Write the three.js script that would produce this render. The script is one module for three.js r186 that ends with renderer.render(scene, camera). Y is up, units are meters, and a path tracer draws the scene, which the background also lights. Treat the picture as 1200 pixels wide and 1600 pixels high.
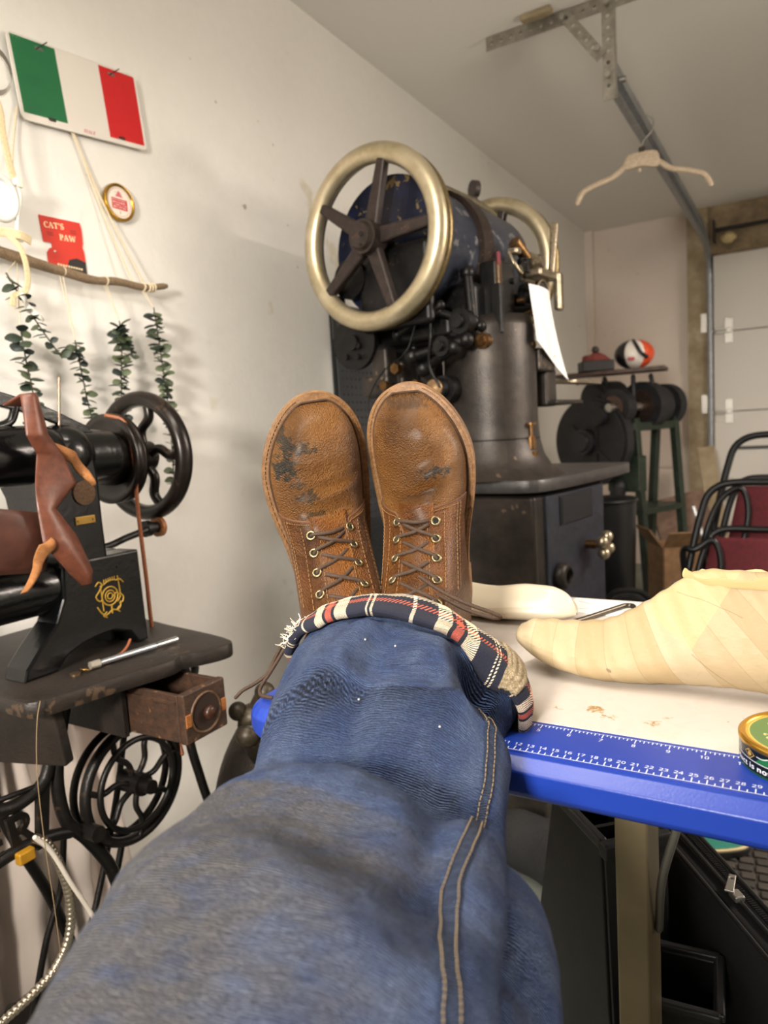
import * as THREE from 'three';
import { RoundedBoxGeometry } from 'three/addons/geometries/RoundedBoxGeometry.js';
import { ImprovedNoise } from 'three/addons/math/ImprovedNoise.js';
import { mergeGeometries, toCreasedNormals } from 'three/addons/utils/BufferGeometryUtils.js';
import { FontLoader } from 'three/addons/loaders/FontLoader.js';
import { TextGeometry } from 'three/addons/geometries/TextGeometry.js';
import { RectAreaLightUniformsLib } from 'three/addons/lights/RectAreaLightUniformsLib.js';
import { MarchingCubes } from 'three/addons/objects/MarchingCubes.js';

// ------------------------------------------------------------------ camera, lights, exposure
RectAreaLightUniformsLib.init();
const scene = new THREE.Scene();
scene.background = new THREE.Color(0x000000);
const camera = new THREE.PerspectiveCamera(71.56, 0.75, 0.02, 40);
camera.position.set(0, 1.05, 0);
camera.up.set(-0.00492, 0.99181, -0.12764);
camera.lookAt(-0.50881, 1.05 - 0.11237, -0.85352);
camera.focus = 0.67;
camera.userData.fStop = 7;
const renderer = new THREE.WebGLRenderer({ antialias: true });
renderer.toneMapping = THREE.LinearToneMapping;
renderer.toneMappingExposure = 1.0;
renderer.shadowMap.enabled = true;
const V = (x, y, z) => new THREE.Vector3(x, y, z);
// out of view long lights, placed to light table, left wall and garage: [centre x, y, z], length along, turn about y, intensity, colour
const UNSEEN_LIGHTS = [
  { p: [-0.55, 2.0, -0.12], w: 1.2, d: 0.14, turn: 1.3, i: 32, up: 14, c: 0xfff5e8, label: 'unseen long light above the frame, placed to light the table and left wall' },
  { p: [1.45, 2.08, -2.3], w: 1.2, d: 0.14, turn: Math.PI / 2, i: 125, up: 32, c: 0xffeee2, label: 'unseen long light right of the frame, placed to light the garage' },
];
// out of view: panel lamp for left wall, reflector spot for wall and boots
const UNSEEN_SIDE_LAMP = { p: [0.75, 1.5, -2.05], aim: [-1.33, 1.2, -0.9], w: 0.34, h: 0.24, i: 30, c: 0xfff3e2 };
const UNSEEN_REAR_LAMP = { p: [-0.15, 1.55, 1.35], aim: [-0.85, 0.9, -1.2], i: 28, angle: 32, c: 0xfff6ea };

// ------------------------------------------------------------------ helpers
let seed = 7;
function rnd() { seed |= 0; seed = (seed + 0x6D2B79F5) | 0; let t = Math.imul(seed ^ (seed >>> 15), 1 | seed); t = (t + Math.imul(t ^ (t >>> 7), 61 | t)) ^ t; return ((t ^ (t >>> 14)) >>> 0) / 4294967296; }
const rr = (a, b) => a + (b - a) * rnd();
const PN = new ImprovedNoise();
const fbm = (x, y, z = 0, o = 4) => { let s = 0, a = 0.5; for (let i = 0; i < o; i++) { s += a * PN.noise(x, y, z + i * 7.3); x *= 2.03; y *= 2.03; a *= 0.5; } return s; };
const clamp = (x, a = 0, b = 1) => Math.min(b, Math.max(a, x));
const sstep = (a, b, x) => { const t = clamp((x - a) / (b - a)); return t * t * (3 - 2 * t); };
const lerp = (a, b, t) => a + (b - a) * t;
const D2R = Math.PI / 180;
function interp(tab, x) {           // monotone-ish smooth interpolation through [x, y] rows
  const n = tab.length;
  if (x <= tab[0][0]) return tab[0][1];
  if (x >= tab[n - 1][0]) return tab[n - 1][1];
  let i = 0; while (x > tab[i + 1][0]) i++;
  const [x0, y0] = tab[i], [x1, y1] = tab[i + 1], h = x1 - x0;
  const m = (k) => { if (k <= 0 || k >= n - 1) return (tab[Math.min(n - 1, k + 1)][1] - tab[Math.max(0, k - 1)][1]) / (tab[Math.min(n - 1, k + 1)][0] - tab[Math.max(0, k - 1)][0]); const a = (tab[k][1] - tab[k - 1][1]) / (tab[k][0] - tab[k - 1][0]), b = (tab[k + 1][1] - tab[k][1]) / (tab[k + 1][0] - tab[k][0]); return a * b <= 0 ? 0 : 2 * a * b / (a + b); };
  const t = (x - x0) / h, t2 = t * t, t3 = t2 * t;
  return (2 * t3 - 3 * t2 + 1) * y0 + (t3 - 2 * t2 + t) * h * m(i) + (-2 * t3 + 3 * t2) * y1 + (t3 - t2) * h * m(i + 1);
}
// textures -----------------------------------------------------------
function pixTex(w, h, fn, srgb = true) {       // fn(x, y) -> [r, g, b] 0..255 or a grey number
  const d = new Uint8Array(w * h * 4);
  for (let y = 0; y < h; y++) for (let x = 0; x < w; x++) {
    const c = fn(x, y), k = (y * w + x) * 4;
    if (typeof c === 'number') d[k] = d[k + 1] = d[k + 2] = clamp(c, 0, 255); else { d[k] = clamp(c[0], 0, 255); d[k + 1] = clamp(c[1], 0, 255); d[k + 2] = clamp(c[2], 0, 255); }
    d[k + 3] = 255;
  }
  const t = new THREE.DataTexture(d, w, h, THREE.RGBAFormat);
  t.wrapS = t.wrapT = THREE.RepeatWrapping; t.magFilter = THREE.LinearFilter; t.minFilter = THREE.LinearMipmapLinearFilter; t.generateMipmaps = true;
  if (srgb) t.colorSpace = THREE.SRGBColorSpace;
  t.needsUpdate = true; return t;
}
function canTex(w, h, draw, wrap = false) {
  const c = document.createElement('canvas'); c.width = w; c.height = h; draw(c.getContext('2d'), w, h);
  const t = new THREE.CanvasTexture(c); t.colorSpace = THREE.SRGBColorSpace; t.magFilter = THREE.LinearFilter;
  if (wrap) t.wrapS = t.wrapT = THREE.RepeatWrapping;
  return t;
}
// tileable fractal noise
function tileNoise(x, y, per, z, o = 4) {
  let s = 0, a = 0.5, f = per;
  for (let i = 0; i < o; i++) {
    const X = x * f, Y = y * f, n = (ax, ay) => PN.noise(ax, ay, z + i * 3.7);
    const bx = x, by = y;
    s += a * (n(X, Y) * (1 - bx) * (1 - by) + n(X - f, Y) * bx * (1 - by) + n(X, Y - f) * (1 - bx) * by + n(X - f, Y - f) * bx * by);
    f *= 2; a *= 0.55;
  }
  return s;
}
const GRUNGE = [], N5 = 512;
for (let k = 0; k < 3; k++) { const a = new Float32Array(256 * 256); for (let y = 0; y < 256; y++) for (let x = 0; x < 256; x++) a[y * 256 + x] = tileNoise(x / 256, y / 256, [5, 9, 22][k], k * 17 + 3.3, 5); GRUNGE.push(a); }
const gr = (k, x, y) => GRUNGE[k][((y | 0) & 255) * 256 + ((x | 0) & 255)];
function rep(t, metres) { const c = t.clone(); c.repeat.set(1 / metres, 1 / metres); c.needsUpdate = true; return c; }
const fineBump = pixTex(256, 256, (x, y) => 128 + 190 * gr(2, x, y) + 60 * gr(1, x * 3, y * 3), false);
const softBump = pixTex(256, 256, (x, y) => 128 + 220 * gr(0, x, y) + 60 * gr(1, x, y), false);
const hex = (c) => { const k = new THREE.Color(c); return [k.r, k.g, k.b].map((v) => 255 * (v <= 0.0031308 ? v * 12.92 : 1.055 * v ** (1 / 2.4) - 0.055)); };
const mix3 = (a, b, t) => [lerp(a[0], b[0], t), lerp(a[1], b[1], t), lerp(a[2], b[2], t)];
// mottled two/three colour surface; patches with edges where chip > 0
function mottle(c1, c2, { chip = null, chipAt = 0.22, size = 0.4, k = 1, spread = 1.6 } = {}) {
  const a = hex(c1), b = hex(c2), ch = chip && hex(chip), ox = rnd() * 256 | 0, oy = rnd() * 256 | 0;
  const t = pixTex(256, 256, (x, y) => {
    const n = gr(k, x + ox, y + oy), f = gr(2, x + oy, y + ox);
    let c = mix3(a, b, clamp(0.5 + spread * n + 0.5 * f));
    if (ch) c = mix3(c, ch, sstep(chipAt - 0.02, chipAt + 0.02, gr(1, x + 77 + oy, y + ox) + 0.35 * f));
    return c;
  });
  t.repeat.set(1 / size, 1 / size); return t;
}
function mat(color, rough = 0.6, metal = 0, o = {}) {
  const { bump, bumpSize = 0.1, bumpScale, ...rest } = o;
  const phys = ['clearcoat', 'sheen', 'transmission', 'ior', 'thickness'].some((k) => k in rest);
  const m = new (phys ? THREE.MeshPhysicalMaterial : THREE.MeshStandardMaterial)({ color, roughness: rough, metalness: metal, ...rest });
  if (bump) { m.bumpMap = rep(bump, bumpSize); m.bumpScale = bumpScale ?? 0.0004; }
  return m;
}
// geometry -----------------------------------------------------------
function at(g, x = 0, y = 0, z = 0, rx = 0, ry = 0, rz = 0) {
  const m = new THREE.Matrix4().makeRotationFromEuler(new THREE.Euler(rx, ry, rz)); m.setPosition(x, y, z); g.applyMatrix4(m); return g;
}
const rbox = (w, h, d, x = 0, y = 0, z = 0, r = 0.003, seg = 2) => at(new RoundedBoxGeometry(w, h, d, seg, Math.min(r, w / 2.01, h / 2.01, d / 2.01)), x, y, z);
const box = (w, h, d, x = 0, y = 0, z = 0) => at(new THREE.BoxGeometry(w, h, d), x, y, z);
function cylBetween(a, b, r1, r2 = r1, seg = 20, open = false) {
  const d = b.clone().sub(a), g = new THREE.CylinderGeometry(r2, r1, d.length(), seg, 1, open);
  g.applyQuaternion(new THREE.Quaternion().setFromUnitVectors(V(0, 1, 0), d.clone().normalize()));
  const c = a.clone().add(b).multiplyScalar(0.5); g.translate(c.x, c.y, c.z); return g;
}
const cz = (r, len, x, y, z, seg = 28, r2 = r) => at(new THREE.CylinderGeometry(r2, r, len, seg), x, y, z, Math.PI / 2);   // along z
const cx = (r, len, x, y, z, seg = 28, r2 = r) => at(new THREE.CylinderGeometry(r2, r, len, seg), x, y, z, 0, 0, Math.PI / 2);
const cy = (r, len, x, y, z, seg = 28, r2 = r) => at(new THREE.CylinderGeometry(r2, r, len, seg), x, y, z);
function tube(pts, r, seg = 0, rs = 8, closed = false) {
  const c = new THREE.CatmullRomCurve3(pts.map((p) => (Array.isArray(p) ? V(...p) : p)), closed, 'centripetal');
  const g = new THREE.TubeGeometry(c, seg || Math.max(8, pts.length * 8), r, rs, closed);
  if (closed) return g;
  const ends = [0, 1].map((t) => { const s = new THREE.SphereGeometry(r * 0.999, rs, 5); const p = c.getPoint(t); s.translate(p.x, p.y, p.z); return s; });
  return mergeAll([g, ...ends]);
}
function lathe(prof, seg = 40) { return new THREE.LatheGeometry(prof.map((p) => new THREE.Vector2(...p)), seg); }
function prism(pts, depth, bevel = 0, holes = []) {        // outline in x,y extruded along +z, centred
  const s = pts instanceof THREE.Shape ? pts : new THREE.Shape(pts.map((p) => new THREE.Vector2(...p)));
  for (const h of holes) s.holes.push(h instanceof THREE.Path ? h : new THREE.Path(h.map((p) => new THREE.Vector2(...p))));
  let g = new THREE.ExtrudeGeometry(s, { depth: depth - 2 * bevel, bevelEnabled: bevel > 0, bevelSize: bevel, bevelThickness: bevel, bevelOffset: -bevel, bevelSegments: 2, curveSegments: 16 });
  if (bevel > 0 && s.curves.length > 16) g = toCreasedNormals(g, 0.7);
  g.translate(0, 0, -(depth - 2 * bevel) / 2); return g;
}
function circPath(x, y, r, n = 12) { const p = []; for (let i = 0; i < n; i++) p.push([x + r * Math.cos(-i / n * 2 * Math.PI), y + r * Math.sin(-i / n * 2 * Math.PI)]); return p; }
function smoothPts(pts, n = 8, closed = true) { return new THREE.CatmullRomCurve3(pts.map((p) => V(p[0], p[1], 0)), closed, 'centripetal').getPoints(pts.length * n).map((p) => [p.x, p.y]).slice(0, closed ? -1 : undefined); }
const torus = (R, r, x = 0, y = 0, z = 0, seg = 64, rs = 14) => at(new THREE.TorusGeometry(R, r, rs, seg), x, y, z);     // axis z
const ball = (r, x = 0, y = 0, z = 0, s = 20) => at(new THREE.SphereGeometry(r, s, Math.max(8, s * 0.7 | 0)), x, y, z);
function hexNut(r, h, x, y, z, axis = 'y') { const g = new THREE.CylinderGeometry(r, r, h, 6); return at(g, x, y, z, axis === 'z' ? Math.PI / 2 : 0, 0, axis === 'x' ? Math.PI / 2 : 0); }
function mergeAll(gs) {
  const list = gs.flat(9).filter(Boolean).map((g) => {
    let h = g.index ? g.toNonIndexed() : g;
    if (h === g) h = g.clone();
    if (!h.attributes.normal) h.computeVertexNormals();
    if (!h.attributes.uv) h.setAttribute('uv', new THREE.BufferAttribute(new Float32Array(h.attributes.position.count * 2), 2));
    for (const k of Object.keys(h.attributes)) if (!['position', 'normal', 'uv'].includes(k)) h.deleteAttribute(k);
    h.morphAttributes = {}; return h;
  });
  return list.length === 1 ? list[0] : mergeGeometries(list);
}
function boxUV(g) {           // uv in metres by the dominant axis of each face
  const p = g.attributes.position, uv = new Float32Array(p.count * 2), a = V(), b = V(), c = V();
  for (let i = 0; i < p.count; i += 3) {
    a.fromBufferAttribute(p, i); b.fromBufferAttribute(p, i + 1); c.fromBufferAttribute(p, i + 2);
    const n = b.clone().sub(a).cross(c.clone().sub(a)), ax = Math.abs(n.x), ay = Math.abs(n.y), az = Math.abs(n.z);
    [a, b, c].forEach((q, k) => { const t = (i + k) * 2; if (ay >= ax && ay >= az) { uv[t] = q.x; uv[t + 1] = q.z; } else if (ax >= az) { uv[t] = q.z; uv[t + 1] = q.y; } else { uv[t] = q.x; uv[t + 1] = q.y; } });
  }
  g.setAttribute('uv', new THREE.BufferAttribute(uv, 2)); return g;
}
// parametric grid: f(s, t) -> Vector3, uv(s, t) -> [u, v]
function gridGeo(nu, nv, f, uvf, colf) {
  const pos = [], uv = [], idx = [], col = [];
  for (let j = 0; j <= nv; j++) for (let i = 0; i <= nu; i++) {
    const p = f(i / nu, j / nv); pos.push(p.x, p.y, p.z);
    const q = uvf ? uvf(i / nu, j / nv) : [i / nu, j / nv]; uv.push(q[0], q[1]);
    if (colf) col.push(...colf(i / nu, j / nv));
  }
  for (let j = 0; j < nv; j++) for (let i = 0; i < nu; i++) { const a = j * (nu + 1) + i, b = a + 1, c = a + nu + 1, d = c + 1; idx.push(a, b, d, a, d, c); }
  const g = new THREE.BufferGeometry();
  g.setAttribute('position', new THREE.Float32BufferAttribute(pos, 3)); g.setAttribute('uv', new THREE.Float32BufferAttribute(uv, 2));
  if (colf) g.setAttribute('color', new THREE.Float32BufferAttribute(col, 3));
  g.setIndex(idx); g.computeVertexNormals(); return g;
}
// a sheet with thickness th made from a grid (front along +normal)
function sheetGeo(nu, nv, f, th, uvf) {
  const g = gridGeo(nu, nv, f, uvf), p = g.attributes.position, n = g.attributes.normal, N = p.count, pos = [], uv = [], idx = [];
  for (const s of [0.5, -0.5]) for (let i = 0; i < N; i++) { pos.push(p.getX(i) + n.getX(i) * th * s, p.getY(i) + n.getY(i) * th * s, p.getZ(i) + n.getZ(i) * th * s); uv.push(g.attributes.uv.getX(i), g.attributes.uv.getY(i)); }
  const id = g.index.array;
  for (let i = 0; i < id.length; i += 3) { idx.push(id[i], id[i + 1], id[i + 2]); idx.push(id[i] + N, id[i + 2] + N, id[i + 1] + N); }
  const W = nu + 1, edge = (a, b) => idx.push(a, a + N, b, b, a + N, b + N);
  for (let i = 0; i < nu; i++) { edge(i, i + 1); edge(nv * W + i + 1, nv * W + i); }
  for (let j = 0; j < nv; j++) { edge((j + 1) * W, j * W); edge(j * W + nu, (j + 1) * W + nu); }
  const o = new THREE.BufferGeometry(); o.setAttribute('position', new THREE.Float32BufferAttribute(pos, 3)); o.setAttribute('uv', new THREE.Float32BufferAttribute(uv, 2)); o.setIndex(idx);
  o.computeVertexNormals(); return o;
}
// naming -------------------------------------------------------------
const taken = new Map();
function numbered(name) { const n = taken.get(name) || 0; taken.set(name, n + 1); return n ? `${name}_${String(n).padStart(3, '0')}` : name; }
function obj(name, geos, m, parent = null, keepUV = false) {
  let g;
  if (keepUV) g = Array.isArray(geos) ? mergeAll(geos) : geos; else g = boxUV(mergeAll([geos]));
  const o = new THREE.Mesh(g, m); o.name = parent ? name : numbered(name); o.castShadow = o.receiveShadow = true;
  (parent || scene).add(o); return o;
}
function tag(o, label, category, group) { o.userData.label = label; o.userData.category = category; if (group) o.userData.group = group; return o; }
function thing(name, label, category, p = [0, 0, 0], turn = 0, group) {
  const o = new THREE.Group(); o.name = numbered(name); scene.add(o); o.position.set(...p); o.rotation.y = turn; return tag(o, label, category, group);
}
function struct(name, geos, m, label, parent = null) { const o = obj(name, geos, m, parent); if (!parent) { o.userData.kind = 'structure'; if (label) o.userData.label = label; } return o; }
function part(parent, geo, m, name, p, q) { const o = new THREE.Mesh(geo, m); o.name = name; o.castShadow = o.receiveShadow = true; if (p) o.position.copy(p); if (q) o.quaternion.copy(q); parent.add(o); return o; }
function dup(root, label) { const r = root.clone(); r.name = numbered(root.name.replace(/_\d{3}$/, '')); scene.add(r); r.userData = { ...root.userData }; if (label) r.userData.label = label; return r; }
const fontBold = await new FontLoader().loadAsync('fonts/droid/droid_sans_bold.typeface.json');
// ------------------------------------------------------------------ room
const WX = -1.33, BZ = -5.226, CY = 2.345, RX = 2.5, FZ = 1.7;
const wallTex = pixTex(1024, 1024, (x, y) => {
  const n = tileNoise(x / 1024, y / 1024, 4, 1.2, 4), f = gr(2, x * 0.7, y * 0.7);
  let c = mix3([232, 230, 225], [226, 223, 216], clamp(0.5 + 1.2 * n));
  const st = tileNoise(x / 1024, y / 1024, 9, 8.8, 4);
  c = mix3(c, [196, 182, 152], 0.5 * sstep(0.235, 0.33, st));
  const sp = tileNoise(x / 1024, y / 1024, 40, 5.1, 3);
  c = mix3(c, [120, 108, 95], 0.55 * sstep(0.37, 0.43, sp));
  return c.map((v) => v + 5 * f);
});
wallTex.repeat.set(1 / 1.7, 1 / 1.7);
const wallM = mat(0xffffff, 0.55, 0, { map: wallTex, bump: softBump, bumpSize: 0.25, bumpScale: 0.0012 });
const ceilM = mat(0xe6e3dd, 0.9, 0, { bump: fineBump, bumpSize: 0.35, bumpScale: 0.001 });
const floorM = mat(0xffffff, 0.6, 0, { map: mottle('#8d9187', '#767a72', { size: 0.9, k: 0 }), bump: fineBump, bumpSize: 0.3, bumpScale: 0.0006 });
const T = 0.1;
struct('floor', box(RX - WX + 2 * T, 0.12, FZ - BZ + 2 * T + .3, (RX + WX) / 2, -0.06, (FZ + BZ) / 2), floorM);
struct('ceiling', box(RX - WX + 2 * T, 0.12, FZ - BZ + 2 * T + .3, (RX + WX) / 2, CY + 0.06, (FZ + BZ) / 2), ceilM);
struct('wall_left', box(T, CY, FZ - BZ, WX - T / 2, CY / 2, (FZ + BZ) / 2), wallM);
struct('wall_right', box(T, CY, FZ - BZ, RX + T / 2, CY / 2, (FZ + BZ) / 2), wallM);
struct('wall_front', box(RX - WX + 2 * T, CY, T, (RX + WX) / 2, CY / 2, FZ + T / 2), wallM);
// back wall: a strip beside the garage door, with a lower, slightly thicker course
const backM = mat(0xf7ebe4, 0.75, 0, { map: (() => { const t = wallTex.clone(); t.repeat.set(1 / 1.2, 1 / 1.2); t.needsUpdate = true; return t; })(), bump: softBump, bumpSize: 0.3, bumpScale: 0.002 });
struct('wall_back', [box(-0.55 - WX + 0.02, CY, T, (WX - 0.57) / 2, CY / 2, BZ - T / 2), box(0.66, 0.62, 0.02, WX + .33, 1.0, BZ + 0.008), box(0.055, CY, 0.05, WX + 0.028, CY / 2, BZ + 0.02)], backM);
struct('wall_back', box(RX - 1.95, CY, T, (RX + 1.95) / 2, CY / 2, BZ - T / 2), backM).name = 'wall_back_001';
const oldWood = mat(0xffffff, 0.85, 0, { map: mottle('#a08f72', '#6f5f49', { size: 0.5, k: 0 }), bump: fineBump, bumpSize: 0.2, bumpScale: 0.001 });
const paleWood = mat(0xffffff, 0.85, 0, { map: mottle('#b3a68c', '#8d7c60', { size: 0.6, k: 0, spread: 2 }), bump: fineBump, bumpSize: 0.2, bumpScale: 0.001 });
struct('trim_1', box(0.125, 2.345, 0.15, -0.6, 1.1725, BZ + 0.01), paleWood, 'weathered wooden jamb beside the garage door');
struct('trim_2', box(2.64, 0.29, 0.15, 0.66, 2.2, BZ - 0.012), oldWood, 'weathered wooden header above the garage door');
struct('trim_3', box(0.12, 2.1, 0.11, 1.95, 1.05, BZ + 0.03), paleWood);
const door = new THREE.Group(); door.name = 'door_1'; door.userData = { kind: 'structure', label: 'white sectional garage door' }; scene.add(door);
const doorM = mat(0xe2ded6, 0.5, 0, { bump: fineBump, bumpSize: 0.3, bumpScale: 0.0008 });
for (let k = 0; k < 4; k++) obj('panel', rbox(2.46, 0.517, 0.045, 0.71, 0.26 + k * 0.522, BZ - 0.06, 0.004), doorM, door);
const steelM = mat(0xb5b2aa, 0.38, 0.9, { bump: fineBump, bumpSize: 0.05, bumpScale: 0.0002 });
for (const y of [0.525, 1.045, 1.57]) {
  const h = obj('hinge', [rbox(0.05, 0.16, 0.006, -0.43, y, BZ - 0.034, 0.002), rbox(0.1, 0.03, 0.02, -0.46, y, BZ - 0.02, 0.004)], steelM, door);
  obj('roller', [cx(0.006, 0.1, -0.49, y, BZ + 0.0), cx(0.022, 0.012, -0.53, y, BZ + 0.03)], steelM, h);
}
obj('bottom_seal', box(2.46, 0.03, 0.05, 0.71, 0.01, BZ - 0.06), mat(0x1c1c1c, 0.8), door);
obj('cross_bar', rbox(0.8, 0.02, 0.015, 0.0, 0.8, BZ - 0.03, 0.003), mat(0x4d4f4d, 0.5, 0.6), door);
// lights
for (const L of UNSEEN_LIGHTS) {
  const g = thing('unseen_ceiling_light', L.label, 'light', L.p, L.turn);
  obj('housing', [rbox(L.w + 0.04, 0.045, L.d + 0.03, 0, 0.035, 0, 0.01)], mat(0xe8e8e4, 0.4), g);
  obj('uplight_panel', rbox(L.w, 0.006, L.d, 0, 0.06, 0, 0.002), mat(0xffffff, 0.5, 0, { emissive: L.c, emissiveIntensity: 1 }), g);  // glowing top panel of the unseen uplight
  obj('diffuser', rbox(L.w, 0.012, L.d, 0, 0.006, 0, 0.004), mat(0xffffff, 0.5, 0, { emissive: L.c, emissiveIntensity: 4 }), g);
  for (const s of [-1, 1]) obj('chain', tube([[s * L.w * 0.42, 0.05, 0], [s * L.w * 0.42, CY - L.p[1], 0]], 0.002, 4, 5), mat(0xaaaaaa, 0.4, 0.8), g);
  const a = new THREE.RectAreaLight(L.c, L.i, L.w, L.d); a.position.set(0, -0.004, 0); a.rotation.x = -Math.PI / 2; a.castShadow = true; g.add(a);
  const u = new THREE.RectAreaLight(L.c, L.up, L.w, L.d); u.position.set(0, 0.066, 0); u.rotation.x = Math.PI / 2; u.castShadow = true; g.add(u);   // out of view uplight, set to brighten the ceiling
}
{
  const L = UNSEEN_SIDE_LAMP, g = thing('unseen_side_lamp', 'unseen panel lamp right of the frame, placed to light the left wall', 'lamp', [L.p[0], 0, L.p[2]]);
  const yaw = Math.atan2(L.aim[0] - L.p[0], L.aim[2] - L.p[2]), pitch = Math.atan2(L.p[1] - L.aim[1], Math.hypot(L.aim[0] - L.p[0], L.aim[2] - L.p[2])), head = (o) => { o.position.set(0, L.p[1], 0); o.rotation.set(pitch, yaw, 0, 'YXZ'); return o; };
  head(obj('housing', [rbox(L.w + 0.03, L.h + 0.03, 0.04, 0, 0, -0.022, 0.008)], mat(0x1b1b1b, 0.5), g));
  head(obj('lens', rbox(L.w, L.h, 0.006, 0, 0, 0.002, 0.002), mat(0xffffff, 0.4, 0, { emissive: L.c, emissiveIntensity: 6 }), g));
  obj('pole', cy(0.012, 1.2, 0, 0.76, -0.0, 16), mat(0x1b1b1b, 0.4, 0.5), g);
  for (let k = 0; k < 3; k++) { const a = k * 2.094 + 0.4; obj('leg', cylBetween(V(0, 0.5, 0), V(0.3 * Math.cos(a), 0.008, 0.3 * Math.sin(a)), 0.009, 0.009, 10), mat(0x1b1b1b, 0.4, 0.5), g); }
  const l = new THREE.RectAreaLight(L.c, L.i, L.w, L.h); l.castShadow = true; l.position.set(0, L.p[1], 0); l.rotation.set(pitch, yaw + Math.PI, 0, 'YXZ'); l.rotation.x = -pitch; l.translateZ(-0.012); g.add(l);
}
{
  const L = UNSEEN_REAR_LAMP, g = thing('unseen_rear_lamp', 'unseen reflector lamp behind the camera, placed to light the wall and boots', 'lamp', L.p), dir = V(...L.aim).sub(V(...L.p)).normalize(), q = new THREE.Quaternion().setFromUnitVectors(V(0, -1, 0), dir);
  const sh = obj('reflector', lathe([[0.022, 0.12], [0.03, 0.1], [0.08, 0.06], [0.12, 0.0], [0.122, 0.0], [0.083, 0.064], [0.033, 0.104], [0.024, 0.124]], 48), mat(0xc9c9c6, 0.3, 0.9), g); sh.quaternion.copy(q);
  const bulb = obj('bulb', ball(0.03, 0, 0.065, 0), mat(0xffffff, 0.4, 0, { emissive: L.c, emissiveIntensity: 8 }), g); bulb.quaternion.copy(q);
  const so = obj('socket', cy(0.024, 0.06, 0, 0.15, 0), mat(0x1a1a1a, 0.5), g); so.quaternion.copy(q);
  const e = dir.clone().multiplyScalar(-0.17); obj('cord', tube([[e.x, e.y, e.z], [e.x + 0.02, e.y + 0.1, e.z + 0.02], [e.x + 0.02, CY - L.p[1], e.z + 0.02]], 0.004, 20, 7), mat(0x1a1a1a, 0.6), g);
  const s = new THREE.SpotLight(L.c, L.i, 0, L.angle * D2R, 0.95, 2); s.position.copy(dir.clone().multiplyScalar(0.02)); s.target.position.copy(dir.clone().multiplyScalar(3)); s.castShadow = true; s.shadow.radius = 9; g.add(s); g.add(s.target);
}
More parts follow.
